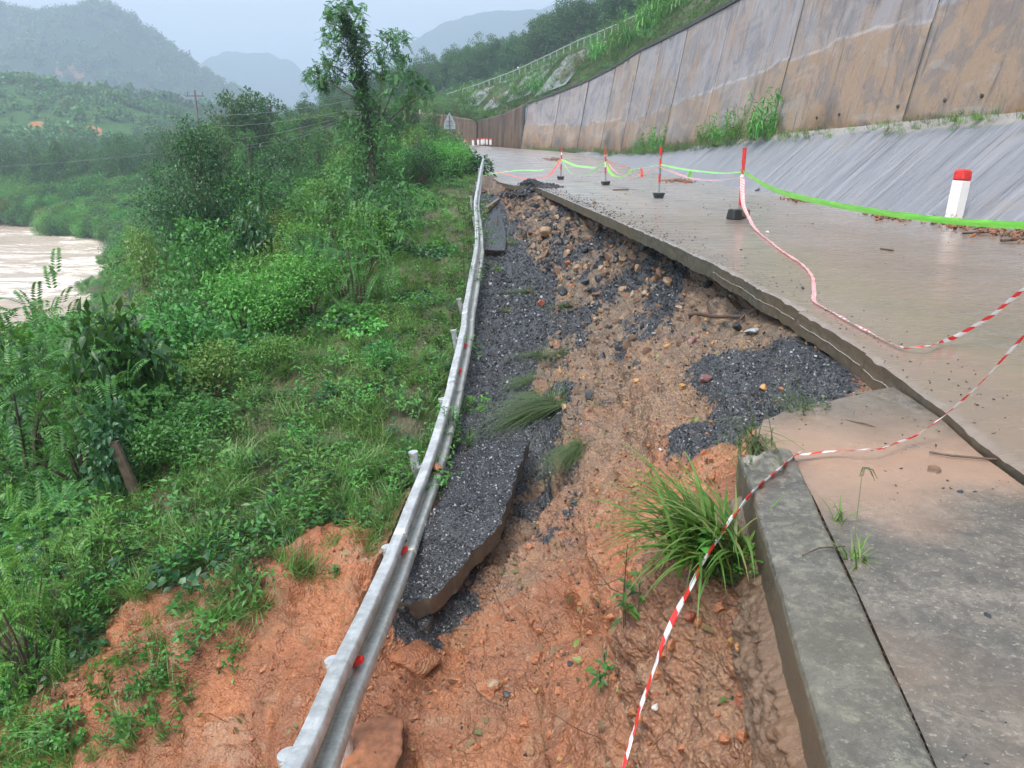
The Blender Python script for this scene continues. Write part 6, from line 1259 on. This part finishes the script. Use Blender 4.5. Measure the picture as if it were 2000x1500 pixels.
ribbon('barrier_tape', [at_t(1345, 346, 21), at_t(1348, 338, 20.9), at_t(1351, 333, 20.7)], [.09, .07, .04], 'tape_green', 'short loose lime green tape end hanging between two poles', n=20)
ribbon('barrier_tape', [ptop(1, 1.03), at_t(1262, 327, 26.5), at_t(1236, 331, 28.5)], .05, 'tape_green', 'thin lime green tape just left of the second pole')
ribbon('barrier_tape', [at_t(1236, 330, 28.4), at_t(1222, 343, 29.5), at_t(1205, 344, 31), at_t(1190, 333, 32.5), ptop(2, 1.0)+[0, -.05, 0]], [.14, .12, .12, .12, .08], 'tape_green', 'lime green tape looping under the red tape beside the third pole')
ribbon('barrier_tape', [ptop(2, 1.06)+[0, -.06, 0], at_t(1205, 323, 31.5), at_t(1234, 328, 28.6)], [.14, .18, .14], 'tape_red', 'plain red tape stretched right from the third pole')
ribbon('barrier_tape', [ptop(2, 1.0)+[0, -.07, 0], at_t(1200, 334, 31.5), at_t(1225, 344, 29.5), at_t(1250, 341, 27.6), at_t(1270, 334, 26), ptop(1, .98)+[0, -.07, 0]], [.12, .12, .12, .11, .10, .09], 'tape_pink', 'pale pink tape sagging between the second and third poles')
ribbon('barrier_tape', [ptop(2, .98), at_t(1160, 328, 35), at_t(1130, 325, 37.5), ptop(3, 1.0)+[0, -.05, 0]], [.06, .14, .16, .1], 'tape_green', 'lime green tape between the third and farthest poles')
ribbon('barrier_tape', [ptop(3, 1.0), at_t(1060, 332, 40.5), at_t(1010, 333, 42), at_t(960, 340, 43), at_t(905, 352, 44)], [.14, .10, .12, .10, .06], 'tape_green', 'lime green tape running left from the farthest pole to the guardrail end')
ribbon('barrier_tape', [ptop(3, 1.03)+[0, -.07, 0], at_t(1075, 340, 38.5), at_t(1055, 348, 37.5), at_t(1030, 349, 38), at_t(1000, 343, 40), at_t(965, 334, 42)], [.09, .09, .09, .08, .08, .06], 'tape_red', 'dull red tape sagging left from the farthest pole over the gravel heap')
ribbon('barrier_tape', [ptop(3, 1.0)+[0, -.04, 0], at_t(1120, 340, 37.5), at_t(1140, 342, 36.5), at_t(1160, 334, 35.2), ptop(2, 1.02)], [.04, .05, .06, .05, .04], 'tape_green', 'faint thin tape sagging between the third and farthest poles')
ribbon('barrier_tape', [at_t(1253, 328, 27.4), at_t(1254, 336, 27.3), at_t(1253, 346, 27.3)], .10, 'tape_red', 'short red tape end hanging left of the second pole', n=16)

# ------------------------------------------------------------------ sign, utility poles, wires
def sign():
    Y = 60; c = np.array(at_Y(878, 240, Y)); t = thing('road_sign', 'grey back of a triangular road sign with a plate below, among the bushes', 'road sign', (c[0], c[1], c[2]))
    b = MB(); w, h, th = .42, .74, .03; b.add([(-w, -th, 0), (w, -th, 0), (0, -th, h), (-w, 0, 0), (w, 0, 0), (0, 0, h)], [(0, 1, 2), (5, 4, 3), (0, 3, 4, 1), (1, 4, 5, 2), (2, 5, 3, 0)]); b.build('triangle_panel', [M['sign']], t)
    b = MB(); b.box((0, -.015, -.23), (.86, .03, .42)); b.build('plate', [M['sign']], t); MB().tube([(0, -.07, -2.6), (0, -.07, .55)], .035, 8).build('pole', [M['wire']], t)
    b = MB(); b.box((0, -.045, .12), (.5, .03, .035)); b.box((0, -.045, -.2), (.6, .03, .035)); b.build('bracket', [M['wire']], t)
sign()
def utility():
    tops = []
    for k, (px0, py0, px1, py1, Y, lab) in enumerate([(380, 176, 392, 300, 105, 'tall dark utility pole with a short crossarm behind the dark round tree'), (338, 245, 343, 300, 150, 'short distant utility pole left of the taller one')]):
        a = np.array(at_Y(px0, py0, Y)); b_ = np.array(at_Y(px1, py1, Y)); g = float(ground(b_[0], Y)[0]); b_[2] = min(b_[2], g); t = thing('utility_pole', lab, 'utility pole', tuple(b_)); a = a-b_
        MB().tube([(0, 0, -1), tuple(a)], [.2, .13], 8).build('mast', [M['polewood']], t); u = a
        b = MB(); b.box(tuple(u+[0, 0, -.7]), (2.2, .14, .14)); b.build('crossarm', [M['polewood']], t)
        for dx in (-.95, .95): MB().tube([tuple(u+[dx, 0, -.63]), tuple(u+[dx, 0, -.2])], [.09, .06], 8).build('insulator', [M['polewood']], t)
        tops.append(a+b_)
    for k, (p0, p1, sag, lab) in enumerate([((398, 224), (720, 190), 8, 'uppermost thin power line crossing the bank trees'), ((420, 245), (730, 205), 8, 'second power line from the top behind the tall tree'), ((430, 272), (725, 210), 10, 'third power line from the top crossing the bank trees'), ((440, 285), (730, 208), 14, 'fourth power line curving up behind the tall tree'), ((440, 290), (735, 210), 16, 'lowest power line curving up behind the tall tree'), ((0, 325), (300, 300), 5, 'distant power line over the far bank at the left edge')]):
        Y0, Y1 = (70, 40) if k < 5 else (138, 120); A = np.array(at_Y(*p0, Y0)); B = np.array(at_Y(*p1, Y1)); t_ = np.linspace(0, 1, 24)[:, None]; P = A*(1-t_)+B*t_; P[:, 2] -= (4*t_*(1-t_))[:, 0]*sag/1500*55
        tag(MB().tube(P, .016 if k < 5 else .03, 5).build('power_line', [M['wire']]), lab, 'power line')
utility()
# ------------------------------------------------------------------ small near things
def near_bits():
    # big grass clump on the kerb side
    g = MB(); x, y, z = at_t(1400, 1095, 3.35)
    parts = [(*blades(200, .60, .021, .8, base=.075, droop=1.5, seg=8, az=(math.pi*1.02, .75)), 0), (*blades(60, .42, .016, .9, base=.06, droop=.9, seg=6, az=(math.pi*.7, .8)), 0)]
    o = link('grass_clump', joinmesh('grass_clump', parts, [mat_leaf('long grass', [(.045, .15, .022), (.075, .21, .03), (.12, .27, .05), (.20, .25, .08)])])); o.location = (x, y, z); tag(o, 'large drooping clump of long grass hanging over the soil beside the kerb', 'grass clump')
    st = link('broadleaf_plant', joinmesh('broadleaf_plant', weed(12, .2, .075, .045, .04, 2), [M['lf_bright'], M['bark']])); st.location = at_t(1385, 1100, 3.2); tag(st, 'small broad-leaved plant growing inside the long grass clump', 'plant')
    st = link('moss_plant', joinmesh('moss_plant', weed(150, .09, .022, .016, .09, 16), [M['lf_bright'], M['bark']])); st.location = at_t(1470, 1120, 3.25); tag(st, 'tiny bright green leafy plant against the kerb side', 'plant')
    for px, py, t_, h, lab in [(1225, 1285, 4.3, .42, 'slender leafy stem growing from the orange soil below the grass clump'), (1185, 1345, 4.4, .25, 'small leafy sprig beside the slender stem at the bottom')]:
        q = link('sprig', joinmesh('sprig', weed(26, h, .09, .026, .07, 3), [M['lf_mid'], M['bark']])); q.location = hit(px, py); tag(q, lab, 'plant')
    q = link('straw', joinmesh('straw', [(*blades(60, .35, .005, 1.2, base=.12, droop=.5, seg=4), 0)], [M['lf_dry']])); q.location = at_t(1450, 1110, 3.35); tag(q, 'brown dead grass stalks between the clump and the kerb', 'dead grass')
    # lodged grass on the slip
    for px, py, s, az, lab in [(1085, 790, 1.0, math.pi*1.12, 'largest mat of lodged grass swept down over the black gravel'), (1120, 880, .42, math.pi*1.25, 'small tuft of lodged grass on the brown slope right of the slab'), (1060, 695, .6, math.pi*1.05, 'swept grass tuft halfway along the black gravel'), (1040, 740, .5, math.pi*1.1, 'thin swept grass tuft below the halfway one'), (990, 610, .5, 1.5, 'upright grass tuft on a clay lump in the gravel'), (1032, 570, .7, math.pi, 'grass tuft on the far black gravel bank'), (995, 475, 1.1, 3.6, 'low grass patch at the far gravel bank'), (1110, 600, .5, 3.5, 'small leaning tuft right of the clay lump'), (1045, 775, .4, math.pi, 'green tuft beside the largest lodged mat'), (1100, 690, .4, 3.3, 'short tuft at the gravel edge'), (1130, 870, .34, 4.2, 'bright leaning grass tuft above the orange face')]:
        x, y, z = hit(px, py); q = link('lodged_grass', joinmesh('lodged_grass', [(*blades(int(260*s)+60, 1.15, .010, 2.05, base=.13, droop=.25, az=(az, .22), thmin=1.45), 0), (*blades(50, .4, .009, 1.2, base=.12, droop=.6), 0)], [M['lf_straw']])); q.location = (x, y, z-.02); q.location[2] += .04; q.scale = (s, s, s); tag(q, lab, 'lodged grass')
        tag(rock_obj('soil_clod', .09*s+.03, 'mud2', (x+.05, y, z+.01), 900+int(px), .5), 'brown root clod under the '+' '.join(lab.replace(' down over the black gravel', '').split()[:11]), 'soil clod')
    q = link('lodged_grass', joinmesh('lodged_grass', [(*blades(90, .5, .006, 1.2, base=.05, droop=.9, az=(-1.9, .4)), 0)], [M['lf_straw']])); q.location = gp(1470, 860, -.05); q.rotation_euler = (.3, -.3, 0); tag(q, 'wilted grass hanging from the broken corner of the shoulder slab', 'lodged grass')
    q = link('uprooted_plant', joinmesh('uprooted_plant', [(*blades(50, .30, .006, 1.5, base=.05, droop=.1, az=(2.9, .5)), 0)]+[(v, f, 0) for v, f, m in weed(90, .08, .03, .014, .13, 10)], [M['lf_straw']])); q.location = gp(1575, 805, -.07); tag(q, 'uprooted wilted weed lying at the tip of the shoulder slab', 'weed')
    # weeds in the joint beside the kerb
    x, y, z = gp(1665, 1100, -.05); q = link('joint_weed', joinmesh('joint_weed', [(*blades(22, .17, .010, .9, base=.02, droop=.9), 0)], [M['lf_grass']])); q.location = (x, y, z); tag(q, 'small grass weed growing in the joint beside the kerb', 'weed')
    b = MB(); b.tube([(x, y, z), (x+.05, y+.12, z+.13), (x+.11, y+.25, z+.30)], [.003, .002, .0015], 5); tp = np.array([x+.11, y+.25, z+.30])
    for a in range(5): an = a*1.0-1.2; b.tube([tp, tp+[.02*math.cos(an)+.02, .02*math.sin(an), -.01], tp+[.035*math.cos(an)+.03, .03*math.sin(an), -.05]], [.002, .002, .001], 4)
    tag(b.build('seed_stalk', [M['lf_straw']]), 'thin leaning grass stalk with a drooping seed head over the shoulder', 'grass stalk')
    q = link('joint_weed', joinmesh('joint_weed', [(*blades(9, .16, .009, .5, base=.015, droop=1.6), 0)], [M['lf_grass']])); q.location = gp(1637, 1020, -.04); tag(q, 'curly grass blades in the joint farther along the kerb', 'weed')
    # dead branch on the slip
    A = np.array(hit(1350, 628)); B = np.array(hit(1452, 632)); A[2] += .04; B[2] += .05; Mid = A*.5+B*.5+[0, 0, .0]; b = MB(); b.tube([A+[-.02, 0, .0], A*.8+B*.2+[0, 0, .02], Mid+[0, 0, -.0], A*.2+B*.8+[0, 0, .02], B+[0, 0, .03]], [.035, .028, .024, .022, .018], 9); b.tube([B-[.04, 0, 0], B+[.01, .0, .07]], [.016, .008], 6); b.tube([A, A+[-.03, 0, -.06]], [.03, .02], 7)
    tag(b.build('dead_branch', [M['wood']]), 'dead brown branch lying across the gravel below the slab edge', 'branch')
    for pts, r, lab in [([gp(1567, 1085, .02), gp(1600, 1070, .03), gp(1650, 1067, .01)], .003, 'thin dark curved twig lying on the kerb'), ([gp(1815, 883, -.03), gp(1860, 890, -.03), gp(1955, 898, -.03)], .006, 'straight thin stick on the shoulder near the crack'), ([gp(1505, 365, .02), gp(1475, 372, .04), gp(1530, 350, .3)], .02, 'twig leaning on the foot of the apron'), ([gp(1880, 456, .03), gp(1950, 452, .05), gp(2000, 460, .03)], .022, 'brown stick in the washed mud by the bollard'), ([gp(1955, 470, .03), gp(2010, 466, .05)], .025, 'thicker dark stick at the right edge of the road'), ([gp(1197, 371, .02), gp(1228, 370, .03)], .025, 'thin stick lying across the road beyond the brown stone'), ([gp(1650, 820, -.05), gp(1690, 828, -.04), gp(1712, 835, -.05)], .004, 'small twig on the shoulder below the slab tip'), ([gp(1720, 486, .01), gp(1745, 489, .02)], .014, 'dark sprig of debris in the middle of the road')]:
        tag(MB().tube(pts, r, 6).build('twig', [M['wood']]), lab, 'twig')
    for k, (px, py, t_, lab) in enumerate([(905, 672, 12.8, 'light green weed leaning over the guardrail at its upper reflector'), (885, 815, 10.0, 'bushy weed growing across the guardrail in the middle of its length'), (870, 835, 9.8, 'leafy weed left of the bushy one against the guardrail'), (928, 470, 21, 'weed covering the far guardrail where it sags most'), (925, 420, 26, 'leafy weed wrapped round the far guardrail post'), (915, 545, 17.5, 'small weed beside the far part of the guardrail')]):
        q = link('rail_weed', joinmesh('rail_weed', weed(150, .5, .075, .03, .22, 12), [M['lf_bright'] if k % 2 == 0 else M['lf_mid'], M['bark']])); x, y, z = at_t(px, py, t_); q.location = (x, y, z-.28); q.scale = (1+.04*y,)*3 if y > 15 else (1, 1, 1); tag(q, lab, 'weed')
    # dirt and grit in the joint by the kerb
    Yj = RG.uniform(.8, 3.6, 420); P = np.stack([kerb_x(Yj)+.29+RG.normal(size=420)*.008, Yj, np.full(420, -.045)], -1); gn_scatter('joint_grit', P, rr3(420, 1), RG.uniform(.004, .013, 420), [bpy.data.objects.new('grit', rock_mesh('grit', 1, m, 800+k, .6, 1)) for k, m in enumerate(['mortar', 'mud2', 'slate'])], 'dirt and grit filling the joint beside the kerb', 'grit')
    w = (1-SL_V)*((SL_P[..., 1] > 1.5) & (SL_P[..., 1] < 22) & (SL_P[..., 0] > -7))*near_w(.8)*np.clip(n2(SL_P[..., 0], SL_P[..., 1], 1.1, 3, 195)*2+.5, .05, 1); P, N_ = surf_pts(900, w)
    lp = []
    for mt, k_ in (('lf_mid', 1), ('lf_dry', 2), ('lf_yellow', 1), ('lf_dry', 3)):
        v, f = leaves(RG.normal(size=(k_, 3))*[.03, .03, .004], rdir(k_, 0)*[1, 1, .15], np.tile([0, 0, 1.], (k_, 1)), .055, .03, .3); lp.append(proto('leaf', [(v, f, 0)], [M[mt]]))
    for k_ in range(3):
        q = [np.array([0, 0, 0.])]; a0 = 0
        for _ in range(6): a0 += rnd.uniform(-.7, .7); q.append(q[-1]+np.array([math.cos(a0)*.035, math.sin(a0)*.035, rnd.uniform(-.006, .008)]))
        v, f = stemtri(q, .0022); lp.append(proto('root', [(v, f, 0)], [M['wood']]))
    gn_scatter('leaf_litter', P+N_*.012, rr3(len(P), .4), RG.uniform(.6, 1.6, len(P)), lp, 'fallen leaves and thin rootlets lying on the bare soil', 'litter')
    # hanging grass tongues on the scar left of the rail and leaves
    P = []; 
    for px, py, n, sp in [(400, 1150, 10, .25), (330, 1320, 12, .25), (440, 1215, 12, .22), (60, 1460, 26, .3), (20, 1420, 20, .3), (110, 1440, 18, .3), (260, 1330, 8, .2), (300, 1440, 5, .2), (180, 1390, 12, .3), (390, 1240, 12, .25), (350, 1290, 12, .2), (480, 1180, 10, .2), (640, 1010, 10, .25), (900, 800, 12, .2), (700, 1060, 10, .25), (930, 480, 10, .4), (925, 520, 8, .3), (935, 430, 8, .5), (1415, 1120, 3, .1), (510, 1110, 6, .2), (735, 960, 10, .25), (850, 960, 8, .2), (880, 880, 8, .15)]:
        x, y, z = hit(px, py); a = RG.normal(size=(n, 2))*sp; xx = x+a[:, 0]; yy_ = y+a[:, 1]; P.append(np.stack([xx, yy_, scar_ground(xx, yy_)], -1))
    P = np.concatenate(P); gn_scatter('bank_tufts', P, rr3(len(P), .7), RG.uniform(.4, .9, len(P)), P_grass[:2]+P_weeds[:3], 'tufts of grass and weeds hanging over the edge of the bare orange bank', 'tufts')
near_bits()
# ------------------------------------------------------------------ mist in the valley
def haze():
    m = NM('mist'); p = m.n('ShaderNodeVolumePrincipled'); p.inputs['Color'].default_value = (.66, .81, 1.0, 1); p.inputs['Density'].default_value = HAZE; p.inputs['Anisotropy'].default_value = .2; m.L(p.outputs[0], m.out.inputs['Volume'])
    b = MB(); b.box((0, 1650, 215), (9000, 3900, 462)); o = b.build('haze', [m.m], kind='stuff'); o['label'] = 'pale mist filling the valley and veiling the far mountains'; o['category'] = 'mist'
haze()
